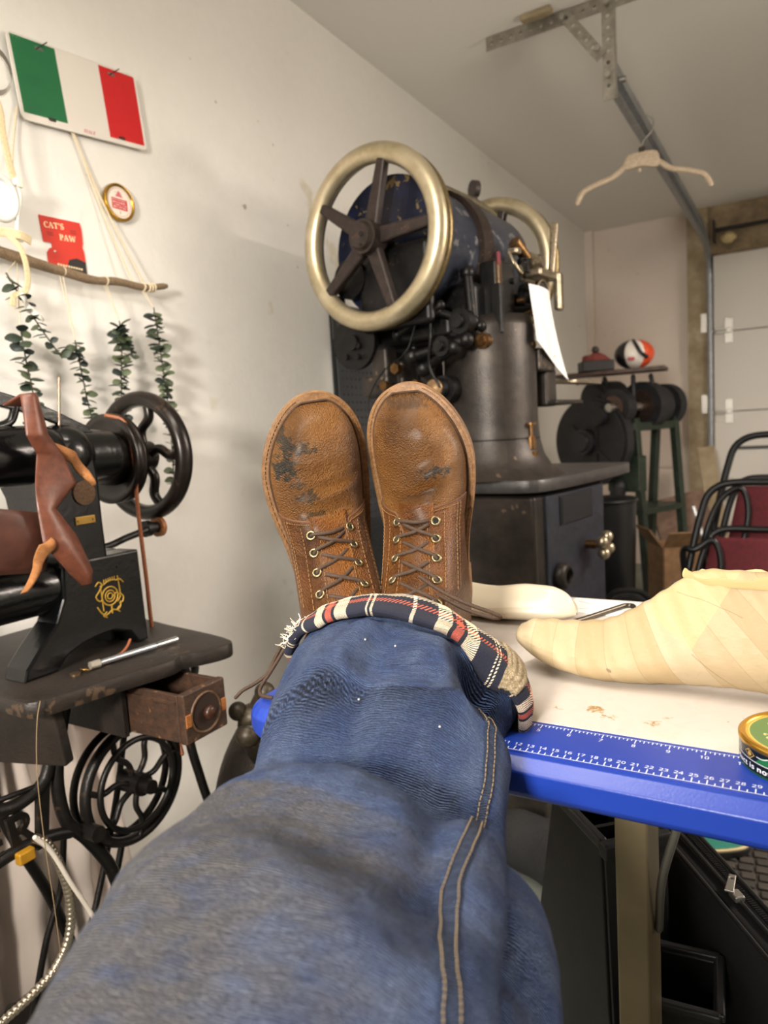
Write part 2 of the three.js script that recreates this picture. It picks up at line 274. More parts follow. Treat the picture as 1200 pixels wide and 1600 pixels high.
// ------------------------------------------------------------------ blue folding work table
const TY = 0.794;
const blueM = mat(0x1b3a9c, 0.36, 0, { bump: fineBump, bumpSize: 0.04, bumpScale: 0.00012 });
const legM = mat(0xffffff, 0.4, 0.35, { map: mottle('#8d8064', '#7c7056', { size: 0.5 }) });
const greySteel = mat(0x77766f, 0.4, 0.7);
{
  const t = thing('work_table', 'blue edged folding work table with a printed ruler along its front', 'table', [0, 0, 0]);
  const x0 = -0.478, x1 = 0.98, z0 = -1.004, z1 = -0.489, r = 0.045, s = new THREE.Shape();
  const X = [x0, x1], Z = [-z1, -z0];
  s.moveTo(X[0] + r, Z[0]); s.lineTo(X[1] - r, Z[0]); s.absarc(X[1] - r, Z[0] + r, r, -Math.PI / 2, 0); s.lineTo(X[1], Z[1] - r); s.absarc(X[1] - r, Z[1] - r, r, 0, Math.PI / 2);
  s.lineTo(X[0] + r, Z[1]); s.absarc(X[0] + r, Z[1] - r, r, Math.PI / 2, Math.PI); s.lineTo(X[0], Z[0] + r); s.absarc(X[0] + r, Z[0] + r, r, Math.PI, 1.5 * Math.PI);
  const b = 0.0145; let g = new THREE.ExtrudeGeometry(s, { depth: 0.005, bevelEnabled: true, bevelSize: b, bevelThickness: b, bevelOffset: -b, bevelSegments: 10, curveSegments: 14 }); g = toCreasedNormals(g, 0.7);
  g.rotateX(-Math.PI / 2); g.translate(0, TY - 0.005 - b, 0);
  const slab = obj('tabletop', g, blueM, t);
  // pale work surface, let into the top
  const PX0 = -0.415, PX1 = 0.92, PZ0 = -1.003, PZ1 = -0.5645, cw = 2048, ch = 672;
  const pt = canTex(cw, ch, (c) => {
    const sx = (x) => (x - PX0) / (PX1 - PX0) * cw, sz = (z) => (z - PZ0) / (PZ1 - PZ0) * ch;
    c.fillStyle = '#d0c9c2'; c.fillRect(0, 0, cw, ch);
    for (let i = 0; i < 4200; i++) { c.fillStyle = `rgba(${150 + rnd() * 60 | 0},${130 + rnd() * 50 | 0},${110 + rnd() * 40 | 0},${rnd() * 0.05})`; c.beginPath(); c.ellipse(rnd() * cw, rnd() * ch, 2 + rnd() * 26, 1 + rnd() * 7, rnd() * 3, 0, 7); c.fill(); }
    // dried glue scribbles
    c.strokeStyle = 'rgba(150,108,48,0.75)'; c.lineCap = 'round';
    for (const [x, z, n, a] of [[-0.158, -0.61, 46, 0.0085], [-0.145, -0.598, 8, 0.006], [-0.108, -0.598, 12, 0.007], [-0.1, -0.612, 4, 0.003], [-0.22, -0.61, 4, 0.004], [-0.19, -0.6, 3, 0.003]]) for (let i = 0; i < n; i++) {
      c.lineWidth = 0.8 + rnd() * 2; c.globalAlpha = 0.35 + rnd() * 0.5; const px = sx(x + (rnd() - 0.5) * a * 1.6), pz = sz(z + (rnd() - 0.5) * a * 1.5);
      c.beginPath(); c.moveTo(px, pz); c.quadraticCurveTo(px + (rnd() - 0.5) * 10, pz + (rnd() - 0.5) * 14, px + (rnd() - 0.3) * 14, pz + (rnd() - 0.3) * 12); c.stroke();
    }
    c.globalAlpha = 1; c.strokeStyle = 'rgba(90,80,72,0.5)';
    for (let i = 0; i < 60; i++) { c.lineWidth = 0.5 + rnd(); const px = rnd() * cw, pz = rnd() * ch, a = rnd() * 6; c.beginPath(); c.moveTo(px, pz); c.lineTo(px + Math.cos(a) * 16 * rnd(), pz + Math.sin(a) * 9 * rnd()); c.stroke(); }
  });
  const pg = rbox(PX1 - PX0, 0.003, PZ1 - PZ0, (PX0 + PX1) / 2, TY - 0.0007, (PZ0 + PZ1) / 2, 0.0006, 1), pp = pg.attributes.position, pu = pg.attributes.uv;
  for (let i = 0; i < pp.count; i++) pu.setXY(i, (pp.getX(i) - PX0) / (PX1 - PX0), 1 - (pp.getZ(i) - PZ0) / (PZ1 - PZ0));
  obj('work_surface', pg, mat(0xffffff, 0.42, 0, { map: pt }), slab, true);
  // printed ruler: inches hanging from the far line, centimetres standing on the near line; zero at x = -0.317
  const RX0 = -0.325, RX1 = 0.16, RZ0 = -0.5645, RZ1 = -0.5045, rw = 2048, k = rw / (RX1 - RX0), rh = Math.round((RZ1 - RZ0) * k);
  const rt = canTex(rw, rh, (c) => {
    c.fillStyle = '#1b3a9c'; c.fillRect(0, 0, rw, rh);
    const sx = (x) => (x - RX0) * k, mm = k * 0.001; c.fillStyle = '#eef0f4';
    const y0 = 4.2 * mm, yb = rh - 3.2 * mm;
    c.fillRect(sx(-0.317), y0, rw, 0.45 * mm);
    for (let i = 0; i <= 150; i++) { const x = sx(-0.317 + i * 0.0254 / 8), l = i % 8 === 0 ? 7.2 : i % 2 === 0 ? 4.2 : 2.7; c.fillRect(x - 0.4 * mm, y0, 0.8 * mm, l * mm); if (i % 8 === 0 && i) { c.font = `${6.4 * mm}px sans-serif`; c.textAlign = 'center'; c.fillText(String(i / 8), x, y0 + (8 + 5.6) * mm); } }
    c.fillRect(sx(-0.317), yb, rw, 0.7 * mm);
    for (let i = 0; i <= 95; i++) { const x = sx(-0.317 + i * 0.005), l = i % 2 === 0 ? 6.4 : 3.4; c.fillRect(x - 0.4 * mm, yb - l * mm, 0.8 * mm, l * mm); if (i % 2 === 0 && i) { c.font = `${6.2 * mm}px sans-serif`; c.textAlign = 'center'; c.fillText(String(i / 2), x + 0.5 * mm, yb - 8.2 * mm); } }
    c.strokeStyle = 'rgba(170,190,240,0.5)'; for (let i = 0; i < 40; i++) { c.lineWidth = 0.6 + rnd(); const x = rnd() * rw, y = rnd() * rh; c.beginPath(); c.moveTo(x, y); c.lineTo(x + rr(-20, 20), y + rr(-5, 5)); c.stroke(); }
  });
  const rg = box(RX1 - RX0, 0.0006, RZ1 - RZ0, (RX0 + RX1) / 2, TY + 0.0003, (RZ0 + RZ1) / 2), rp = rg.attributes.position;
  for (let i = 0; i < rp.count; i++) rg.attributes.uv.setXY(i, (rp.getX(i) - RX0) / (RX1 - RX0), 1 - (rp.getZ(i) - RZ0) / (RZ1 - RZ0));
  obj('ruler_print', rg, mat(0xffffff, 0.36, 0, { map: rt }), slab, true);
  // square steel legs with folding straps
  for (const [x, z] of [[-0.137, -0.655], [0.86, -0.655], [-0.21, -0.93], [0.86, -0.93]]) {
    const l = obj('leg', rbox(0.03, 0.757, 0.058, x, 0.3785, z - 0.014, 0.003), legM, t);
    obj('rubber_foot', rbox(0.036, 0.02, 0.064, x, 0.01, z - 0.014, 0.004), mat(0x161616, 0.8), l);
  }
  obj('folding_strap', tube([[-0.118, 0.56, -0.665], [-0.112, 0.62, -0.652], [-0.095, 0.69, -0.64], [-0.085, 0.764, -0.63]], 0.004, 20, 6), greySteel, t);
  obj('folding_strap', tube([[-0.118, 0.42, -0.665], [-0.112, 0.36, -0.665], [-0.1, 0.25, -0.7]], 0.0035, 14, 6), greySteel, t);
  
}
// ------------------------------------------------------------------ shoe last covered in masking tape
function loftLast({ prof, n = 60, m = 40, pinch = 0.25 }) {       // prof(s) -> {x, z, b, t, w}: centre, bottom, top, half width
  return (i, j) => {
    const p = prof(i), a = j * 2 * Math.PI, ca = Math.cos(a), sa = Math.sin(a), h = 0.5 + 0.5 * Math.sign(sa) * Math.abs(sa) ** 0.75;
    const f = h < 0.22 ? lerp(0.84, 1, sstep(0, 0.22, h)) : lerp(1, p.pinch ?? pinch, sstep(0.22, 1.08, h) ** (p.pe ?? 1.3));
    return V(p.x, p.b + (p.t - p.b) * h, p.z + Math.sign(ca) * Math.abs(ca) ** 0.62 * p.w * f);
  };
}
{
  const t = thing('taped_shoe_last', 'shoe last covered in cream masking tape lying on the table', 'shoe last', [0, 0, 0]);
  const top = [[-0.262, 0.832], [-0.256, 0.84], [-0.24, 0.846], [-0.2, 0.8475], [-0.172, 0.851], [-0.15, 0.861], [-0.128, 0.875], [-0.105, 0.892], [-0.085, 0.906], [-0.07, 0.909], [0.0, 0.906], [0.03, 0.9], [0.045, 0.88]];
  const bot = [[-0.262, 0.826], [-0.25, 0.817], [-0.225, 0.804], [-0.2, 0.7975], [-0.172, 0.7945], [-0.14, 0.7955], [-0.1, 0.8], [-0.05, 0.803], [0.0, 0.799], [0.035, 0.7945], [0.045, 0.81]];
  const wid = [[-0.262, 0.004], [-0.257, 0.016], [-0.245, 0.026], [-0.225, 0.035], [-0.19, 0.042], [-0.165, 0.043], [-0.12, 0.037], [-0.07, 0.033], [-0.01, 0.034], [0.025, 0.028], [0.04, 0.016], [0.045, 0.004]];
  const f = loftLast({ prof: (s) => { const x = lerp(-0.262, 0.045, s); return { x, z: -0.7 + 0.012 * sstep(-0.2, -0.05, x), b: interp(bot, x), t: interp(top, x), w: interp(wid, x), pinch: lerp(0.3, 0.42, sstep(-0.12, -0.06, x)), pe: lerp(1.6, 0.9, sstep(-0.2, -0.1, x)) }; } });
  const W = 0.32, H = 0.16, tw = 1024, th = 512;
  const tex = canTex(tw, th, (c) => {
    const sx = (x) => (x + 0.27) / W * tw, sy = (y) => th - (y - 0.78) / H * th;
    c.fillStyle = '#d3be98'; c.fillRect(0, 0, tw, th);
    // overlapping strips, each with its own tone
    const tones = ['#ddceaf', '#d3bf98', '#d9c7a3', '#ccb58c', '#d7c49e', '#cfb990'];
    for (let i = 0; i < 13; i++) {
      const x = -0.262 + i * 0.021 + (i > 6 ? (i - 6) * 0.004 : 0), lean = i < 4 ? 0.004 + i * 0.004 : Math.min(0.09, 0.018 + (i - 3) * 0.013);
      c.fillStyle = tones[i % 6]; c.globalAlpha = 0.8; c.beginPath(); c.moveTo(sx(x - lean * 0.5), sy(0.93)); c.lineTo(sx(x + lean), sy(0.78)); c.lineTo(sx(x + lean + 0.1), sy(0.78)); c.lineTo(sx(x + 0.1), sy(0.93)); c.fill();
      c.globalAlpha = 0.42; c.strokeStyle = '#8d744c'; c.lineWidth = 1.1; c.beginPath(); c.moveTo(sx(x - lean * 0.5), sy(0.93)); c.quadraticCurveTo(sx(x + lean * 0.2), sy(0.86), sx(x + lean), sy(0.78)); c.stroke();
    }
    c.globalAlpha = 0.55; c.fillStyle = '#ecd9a2'; c.beginPath(); c.moveTo(sx(-0.115), sy(0.94)); c.lineTo(sx(-0.03), sy(0.94)); c.lineTo(sx(-0.085), sy(0.842)); c.lineTo(sx(-0.125), sy(0.868)); c.fill();
    c.globalAlpha = 0.5; c.strokeStyle = '#6d5c40'; c.lineWidth = 1.4; c.beginPath(); c.moveTo(sx(-0.1), sy(0.888)); c.quadraticCurveTo(sx(-0.07), sy(0.885), sx(-0.045), sy(0.872)); c.stroke();
    c.beginPath(); c.moveTo(sx(-0.085), sy(0.838)); c.lineTo(sx(-0.03), sy(0.79)); c.stroke();
    for (let i = 0; i < 2600; i++) { c.globalAlpha = rnd() * 0.06; c.fillStyle = rnd() < 0.5 ? '#fff2cf' : '#94794f'; c.beginPath(); c.ellipse(rnd() * tw, rnd() * th, 1 + rnd() * 9, 0.6 + rnd() * 3, rnd() * 3, 0, 7); c.fill(); }
    c.globalAlpha = 0.6; c.fillStyle = '#7f6f5e'; c.beginPath(); c.ellipse(sx(-0.157), sy(0.815), 9, 5, 0.7, 0, 7); c.fill();
  });
  const g = gridGeo(110, 64, f); const p = g.attributes.position;
  for (let i = 0; i < p.count; i++) {
    const x = p.getX(i), y = p.getY(i), z = p.getZ(i), q = 0.0011 * Math.sin((x * 1.0 + (y - 0.85) * 0.55) * 2 * Math.PI / 0.021) + 0.0016 * fbm(x * 40, y * 40, z * 40, 2);
    p.setXYZ(i, x, y + q * 0.5, z + q * 0.6 * Math.sign(z + 0.695)); g.attributes.uv.setXY(i, (x + 0.27) / W, (y - 0.78) / H);
  }
  g.computeVertexNormals();
  obj('tape_covering', g, mat(0xd6d2cd, 0.6, 0, { map: tex, bump: fineBump, bumpSize: 0.6, bumpScale: 0.0004 }), t, true);
  // torn tape standing up around the cone
  const ring = sheetGeo(90, 3, (s, v) => {
    const a = s * 2 * Math.PI, x = -0.03 + 0.062 * Math.cos(a), z = -0.69 + 0.0175 * Math.sin(a), y0 = 0.9, h = 0.0085 + 0.005 * fbm(s * 19, 3.1, 0.2, 3) * 2 + 0.0015 * Math.sin(s * 61);
    return V(x + 0.004 * v * Math.cos(a) + 0.002 * fbm(s * 30, v, 4), y0 - 0.004 + h * v, z + 0.003 * v * Math.sin(a));
  }, 0.0006);
  obj('torn_tape_edge', ring, mat(0xd0bb86, 0.65, 0, { side: THREE.DoubleSide }), t);
}
// ------------------------------------------------------------------ white plastic last behind the boots
{
  const top = [[0, 0.81], [0.008, 0.818], [0.025, 0.827], [0.06, 0.835], [0.12, 0.84], [0.22, 0.8405], [0.4, 0.834], [0.55, 0.837], [0.7, 0.85], [0.88, 0.862], [0.97, 0.85], [1, 0.82]];
  const bot = [[0, 0.806], [0.05, 0.8], [0.15, 0.796], [0.3, 0.795], [0.9, 0.795], [1, 0.8]];
  const wid = [[0, 0.0015], [0.006, 0.009], [0.02, 0.017], [0.07, 0.027], [0.2, 0.038], [0.35, 0.045], [0.55, 0.042], [0.8, 0.035], [0.95, 0.03], [0.99, 0.016], [1, 0.004]];
  const g = gridGeo(70, 48, loftLast({ prof: (q) => { const s = 0.5 - 0.5 * Math.cos(Math.PI * q); return { x: -s * 0.29, z: 0, b: interp(bot, s) - 0.795, t: interp(top, s) - 0.795, w: interp(wid, s), pinch: 0.25, pe: 1.5 }; } }));
  const o = obj('plastic_shoe_last', g, mat(0xd8ccb4, 0.28, 0, { clearcoat: 0.3, clearcoatRoughness: 0.3 }));
  o.position.set(-0.245, 0.7955, -0.868); o.rotation.y = -0.1;
  tag(o, 'smooth ivory plastic shoe last lying behind the boots', 'shoe last');
}
tag(obj('bent_metal_rod', tube([[-0.268, TY + 0.0042, -0.832], [-0.25, TY + 0.0042, -0.86], [-0.213, TY + 0.0045, -0.945], [-0.205, TY + 0.0045, -0.962], [-0.197, TY + 0.0044, -0.963], [-0.19, TY + 0.0042, -0.94]], 0.0036, 60, 10), mat(0x5e574c, 0.35, 0.85)), 'dark bent steel rod lying on the white table top', 'rod');
{
  const pt = canTex(512, 256, (c) => { c.fillStyle = '#eeebe8'; c.fillRect(0, 0, 512, 256); c.strokeStyle = '#4a4745'; c.lineWidth = 3; for (const [a, b, d, e, f, h] of [[30, 60, 150, 140, 260, 50], [60, 200, 220, 120, 400, 190], [210, 20, 330, 90, 500, 60], [300, 150, 380, 220, 500, 160]]) { c.beginPath(); c.moveTo(a, b); c.quadraticCurveTo(d, e, f, h); c.stroke(); } });
  const g = box(0.17, 0.0006, 0.075, 0, 0, 0), p = g.attributes.position; for (let i = 0; i < p.count; i++) g.attributes.uv.setXY(i, (p.getX(i) + 0.085) / 0.17, 0.5 - p.getZ(i) / 0.075);
  const o = obj('paper_pattern', g, mat(0xffffff, 0.8, 0, { map: pt }), null, true); o.position.set(-0.2, TY + 0.0012, -0.955); o.rotation.y = -0.08;
  tag(o, 'white sheet with pencil lines under the bent rod', 'paper');
}
// ------------------------------------------------------------------ green round tin at the table edge
{
  const R = 0.046, H = 0.0215, t = thing('round_tin', 'flat round green and gold tin at the table edge', 'tin', [0.005, TY + 0.0008, -0.5665]);
  const side = canTex(2048, 192, (c) => {
    c.fillStyle = '#0d1512'; c.fillRect(0, 0, 2048, 192); c.fillStyle = '#1f4a2c'; c.fillRect(0, 0, 2048, 14); c.fillRect(0, 176, 2048, 16);
    c.fillStyle = '#f2f2ee'; c.fillRect(0, 96, 2048, 5);
    c.font = 'bold 52px sans-serif'; c.textBaseline = 'alphabetic'; c.textAlign = 'left';
    c.fillText('This product is not a safe alternative', 620, 160);
    for (let i = 0; i < 5; i++) for (let k = 0; k < 13; k++) c.fillRect(700 + k * 13, 16 + i * 15, 4 + rnd() * 7, 7);
    c.fillStyle = '#1e6a3a'; c.beginPath(); c.moveTo(990, 94); c.lineTo(1040, 40); c.lineTo(1900, 30); c.lineTo(1900, 94); c.fill();
    c.strokeStyle = '#f2f2ee'; c.lineWidth = 6; c.beginPath(); c.moveTo(1000, 52); c.quadraticCurveTo(1040, 60, 1060, 40); c.quadraticCurveTo(1110, 20, 1130, 60); c.stroke(); c.beginPath(); c.arc(1110, 62, 26, 0, 7); c.stroke();
    c.strokeStyle = '#d8b24a'; c.lineWidth = 4; c.beginPath(); c.moveTo(945, 22); c.lineTo(985, 54); c.lineTo(952, 92); c.lineTo(912, 52); c.closePath(); c.stroke(); c.fillStyle = '#caa43e'; c.beginPath(); c.arc(950, 58, 14, 0, 7); c.fill(); c.fillRect(925, 34, 40, 6);
  }, true);
  const lid = canTex(1024, 1024, (c) => {
    c.fillStyle = '#c99c40'; c.fillRect(0, 0, 1024, 1024); c.fillStyle = '#5b7c46'; c.beginPath(); c.arc(512, 512, 484, 0, 7); c.fill();
    c.save(); c.beginPath(); c.arc(512, 512, 480, 0, 7); c.clip(); c.fillStyle = '#3c3a30'; c.fillRect(0, 680, 1024, 400); c.restore();
    c.strokeStyle = '#e4c566'; c.lineWidth = 8; c.beginPath(); c.arc(512, 512, 484, 0, 7); c.stroke();
    c.fillStyle = '#efe0a0'; c.textAlign = 'center';
    c.save(); c.translate(512, 512); c.font = 'bold 96px serif'; c.fillText('GREEN', 0, -110); c.font = 'bold 150px serif'; c.fillText('Copenhagen', 0, 60, 800);
    for (let i = 0; i < 9; i++) { c.save(); c.rotate((i - 4) * 0.21); c.font = 'bold 88px serif'; c.fillText('SINCE 1822'[i], 0, -310); c.restore(); }
    c.fillStyle = '#f3eee0'; for (let i = 0; i < 4; i++) for (let k = 0; k < 12; k++) c.fillRect(-270 + k * 45, 215 + i * 44, 14 + rnd() * 26, 20); c.restore();
  });
  const can = new THREE.CylinderGeometry(R, R, H - 0.003, 96, 1, true); can.translate(0, (H - 0.003) / 2, 0);
  const cm = mat(0xffffff, 0.3, 0.1, { map: side });
  const body = obj('body', can, cm, t, true); body.rotation.y = 2.42;
  obj('bottom', cy(R - 0.0004, 0.001, 0, 0.0005, 0, 64), mat(0x23402c, 0.4, 0.3), t);
  const rimM = mat(0xc79a3c, 0.25, 0.9);
  obj('lid_rim', at(lathe([[R - 0.0048, H - 0.0015], [R - 0.0034, H], [R - 0.001, H + 0.0002], [R + 0.0006, H - 0.0015], [R + 0.0006, H - 0.004], [R - 0.001, H - 0.005]], 96)), rimM, t);
  const lg = new THREE.CircleGeometry(R - 0.0045, 64); lg.rotateX(-Math.PI / 2); lg.translate(0, H - 0.0012, 0);
  obj('lid', lg, mat(0xffffff, 0.35, 0.1, { map: lid }), t, true).rotation.y = Math.PI - 0.5;
}
// ------------------------------------------------------------------ person: crossed legs in jeans, boots up on the table
const person = thing('person', 'person resting crossed legs in blue jeans and brown boots on the table', 'person');
// --- boots: local u across, v heel to toe, w from the welt towards the laces
const BL = 0.3;
function bootShape(side, creases) {                 // side +1: outer edge towards +u
  const b = (v) => v > 0.215 ? 0.057 * (1 - ((v - 0.215) / (BL - 0.215)) ** 2.1) ** (1 / 2.0) : v < 0.045 ? 0.039 * Math.sqrt(Math.max(0, 1 - ((0.045 - v) / 0.045) ** 2.2)) : interp([[0.045, 0.039], [0.09, 0.0415], [0.13, 0.046], [0.175, 0.0535], [0.2, 0.0562], [0.215, 0.057]], v);
  const c = (v) => side * (0.005 * sstep(0.1, 0.2, v) - 0.008 * sstep(0.21, 0.3, v));
  const ht = [[0, 0.17], [0.02, 0.2], [0.06, 0.215], [0.083, 0.205], [0.098, 0.175], [0.112, 0.143], [0.13, 0.111], [0.15, 0.086], [0.17, 0.07], [0.19, 0.061], [0.215, 0.0575], [0.245, 0.056]];
  const h = (v) => { const x = clamp((v - 0.23) / (BL - 0.006 - 0.23)); return interp(ht, v) * Math.max(0.05, (1 - x ** 2.5) ** (1 / 2.1)) * (0.5 + 0.5 * Math.sqrt(clamp(v / 0.012))); };
  const a = (v) => Math.max(0.001, b(v) - 0.0035, v < 0.19 ? 0.047 * Math.sqrt(clamp(1 - (Math.max(0, 0.05 - v) / 0.05) ** 2)) : 0);
  const w = (u, v) => {
    const s = clamp(Math.abs(u - c(v)) / a(v)), n = lerp(3.4, 2.5, sstep(0.08, 0.2, v)), m = lerp(1.9, 2.2, sstep(0.1, 0.2, v));
    let z = h(v) * (1 - s ** n) ** (1 / m);
    for (const [cv, slope, amp, sig, uc, us] of creases) z += amp * Math.exp(-(((v - cv - slope * (u - c(v))) / sig) ** 2)) * Math.exp(-(((u - uc) / us) ** 2)) * sstep(1, 0.8, s);
    z += 0.0016 * fbm(u * 34 + side * 9, v * 34, 2.2, 3) * sstep(1, 0.7, s);
    return z;
  };
  return { b, c, h, a, w };
}
function leatherTex(marks, cA, cB, sd) {            // planar, u -0.08..0.08, v 0..0.32
  const W = 512, H = 1024, A = hex(cA), B = hex(cB), dark = hex('#5a3314'), pale = hex('#c48f55');
  return pixTex(W, H, (x, y) => {
    const u = (x / W - 0.5) * 0.16, v = y / H * 0.32;
    const n = fbm(u * 26 + sd, v * 26, 1, 4), f = gr(2, x * 1.3, y * 0.9), g2 = fbm(u * 60, v * 90 + sd, 4, 3);
    let k = mix3(A, B, clamp(0.42 + 1.1 * n + 0.3 * f));
    k = mix3(k, dark, 0.3 * sstep(0.12, 0.4, fbm(u * 14 + 3, v * 22 + sd, 9, 4)));
    k = mix3(k, pale, 0.4 * sstep(0.06, 0.34, g2));
    for (const [mu, mv, su, sv, amt, col] of marks) { const d = ((u - mu) / su) ** 2 + ((v - mv) / sv) ** 2; const e = fbm(u * 150 + mu * 50, v * 150, 3, 5) + 0.6 * f; k = mix3(k, hex(col), amt * sstep(1.5, 0.2, d + 3.4 * e)); }
    const sc = Math.abs(fbm(u * 40 + v * 60, v * 200 - u * 90, sd + 2, 3)); k = mix3(k, [205, 165, 112], 0.35 * sstep(0.02, 0.0, sc) * sstep(0.0, 0.2, fbm(u * 30, v * 30, sd + 8, 2)));
    return k.map((q) => q + 9 * f);
  });
}
const soleM = [mat(0xffffff, 0.55, 0, { map: mottle('#8f6a45', '#66482b', { size: 0.05 }) , bump: fineBump, bumpSize: 0.03, bumpScale: 0.0004 }), mat(0xffffff, 0.6, 0, { map: mottle('#7c5a37', '#5c3f24', { size: 0.08 }), bump: fineBump, bumpSize: 0.03, bumpScale: 0.0004 }), mat(0xffffff, 0.65, 0, { map: mottle('#8e6c47', '#6e4f30', { size: 0.1 }), bump: fineBump, bumpSize: 0.05, bumpScale: 0.0003 })];
const threadM = mat(0x8a6438, 0.8), laceM = mat(0xffffff, 0.75, 0, { map: mottle('#4a3524', '#33241a', { size: 0.02 }) }), brassM = mat(0x8f8160, 0.35, 0.9), holeM = mat(0x0c0a08, 0.9);
const leatherBump = pixTex(256, 256, (x, y) => 128 + 120 * gr(2, x, y) + 90 * gr(2, y * 2 + 31, x * 2), false);
function makeBoot(side, toe, tilt, lean, creases, marks, label, sd, shear) {
  const S = bootShape(side, creases), { b, c, a, w } = S;
  const al = 9 * D2R, C = V(0.447, 0, 0.894), R = V(0.894, 0, -0.447), Y = V(0, 1, 0);
  const wv = C.clone().multiplyScalar(Math.cos(al)).addScaledVector(Y, -Math.sin(al)).addScaledVector(R, Math.tan(tilt)).normalize();
  const vv = Y.clone().multiplyScalar(Math.cos(al)).addScaledVector(C, Math.sin(al)).addScaledVector(R, lean); vv.addScaledVector(wv, -vv.dot(wv)).normalize();
  const uv = vv.clone().cross(wv), M = new THREE.Matrix4().makeBasis(uv, vv, wv); M.setPosition(toe.clone().addScaledVector(vv, -BL));
  const P = (u, v, off = 0) => V(u, v, w(u, v) + off);
  const N = (u, v) => { const e = 0.0012, p = w(u, v); return V(-(w(u + e, v) - p) / e, -(w(u, v + e) - p) / e, 1).normalize(); };
  const upTex = leatherTex(marks, '#bd8140', '#a0682e', sd), qTex = leatherTex([], '#ad6d38', '#8c5629', sd + 5);
  const planar = (g) => { const p = g.attributes.position; for (let i = 0; i < p.count; i++) g.attributes.uv.setXY(i, p.getX(i) / 0.16 + 0.5, p.getY(i) / 0.32); return g; };
  const lm = (map) => mat(0xffffff, 0.4, 0, { map, clearcoat: 0.15, clearcoatRoughness: 0.35 , bumpMap: (() => { const t = leatherBump.clone(); t.repeat.set(5, 10); t.needsUpdate = true; return t; })(), bumpScale: 0.00004 });
  const vOf = (t) => BL * 0.997 * (t < 0.5 ? t : 0.5 + 0.5 * Math.sin((t - 0.5) * Math.PI));
  const upper = planar(gridGeo(90, 150, (i, j) => { const v = 0.003 + vOf(j) * 0.985, s = Math.sin((i - 0.5) * Math.PI), u = c(v) + a(v) * s; return V(u, v, Math.abs(s) > 0.9999 ? 0 : w(u, v)); }));
  const boot = obj('boot', upper, lm(upTex), person, true); boot.applyMatrix4(M); boot.userData.label = label;
  // sole layers
  const rim = []; for (let i = 0; i <= 90; i++) { const v = BL * 0.5 * (1 - Math.cos(Math.PI * i / 90)); rim.push([c(v) + b(clamp(v, 0, BL - 1e-6)), v]); } for (let i = 89; i > 0; i--) { const v = BL * 0.5 * (1 - Math.cos(Math.PI * i / 90)); rim.push([c(v) - b(clamp(v, 0, BL - 1e-6)), v]); }
  const outline = (d) => rim.map(([x, y], i) => { const p = rim[(i + rim.length - 2) % rim.length], n = rim[(i + 2) % rim.length], tx = n[0] - p[0], ty = n[1] - p[1], l = Math.hypot(tx, ty) || 1; return [x + ty / l * d, y - tx / l * d]; });
  const layer = (name, z0, z1, d, m, v0 = 0, bev = 0.0015) => { const g = prism(outline(d), z1 - z0, bev); g.translate(0, 0, (z0 + z1) / 2); return obj(name, g, m, boot); };
  layer('welt', -0.006, 0.0015, 0.0066, soleM[0]);
  layer('midsole', -0.0115, -0.0062, 0.0055, soleM[1]);
  layer('outsole', -0.0215, -0.0117, 0.0064, soleM[2], 0, 0.0022);
  { const hp = outline(0.006).filter(([, y]) => y < 0.078); const g = prism(hp, 0.03, 0.002); g.translate(0, 0, -0.0367); obj('heel', g, soleM[2], boot); }
  // welt stitches
  const st = []; for (let i = 0; i < 96; i++) { const t = (i + 0.5) / 96, sd2 = t < 0.5 ? 1 : -1, q = t < 0.5 ? t * 2 : 2 - t * 2, v = 0.06 + (BL - 0.064) * Math.sin(q * Math.PI / 2), v2 = 0.06 + (BL - 0.064) * Math.sin((q + 0.011) * Math.PI / 2);
    const e = (x) => V(c(x) + sd2 * (b(Math.min(x, BL - 1e-4)) + 0.0028), x + (x > 0.26 ? 0.003 * sstep(0.26, 0.3, x) : 0), 0.0021); st.push(cylBetween(e(v), e(v2).add(V(0, 0.0002, 0)), 0.0007, 0.0007, 5)); }
  obj('welt_stitching', st, threadM, boot);
  // dark gap where upper meets welt
  obj('feather_line', (() => { const p = []; for (let i = 0; i <= 120; i++) { const t = i / 120, sg = t < 0.5 ? 1 : -1, q = t < 0.5 ? t * 2 : 2 - t * 2, v = 0.03 + (BL - 0.034) * Math.sin(q * Math.PI / 2); p.push(V(c(v) + sg * (b(v) - 0.003), v, 0.0022)); } return tube(p, 0.0016, 240, 5); })(), mat(0x3a2412, 0.8), boot);
  // tongue
  obj('tongue', planar(sheetGeo(16, 40, (i, j) => { const v = lerp(0.07, 0.182, j), u = lerp(-0.02, 0.02, i) + c(v) * 0.4; return P(u, v, 0.0012 + 0.003 * Math.cos((i - 0.5) * Math.PI) + 0.0012 * Math.sin(j * 22)); }, 0.002)), lm(leatherTex([], '#c07a35', '#a8652a', sd + 9)), boot, true);
  // quarters with their facing edges
  const gapU = (v) => 0.0125 + 0.003 * sstep(0.16, 0.08, v), qm = lm(qTex), stitch = [];
  const QU = (sg, f, v) => { const A = a(v), g = gapU(v) - sg * c(v) * 0.4; return c(v) * (1 - f) + sg * lerp(A * 0.985, g, f) + c(v) * 0.4 * f * 0; };
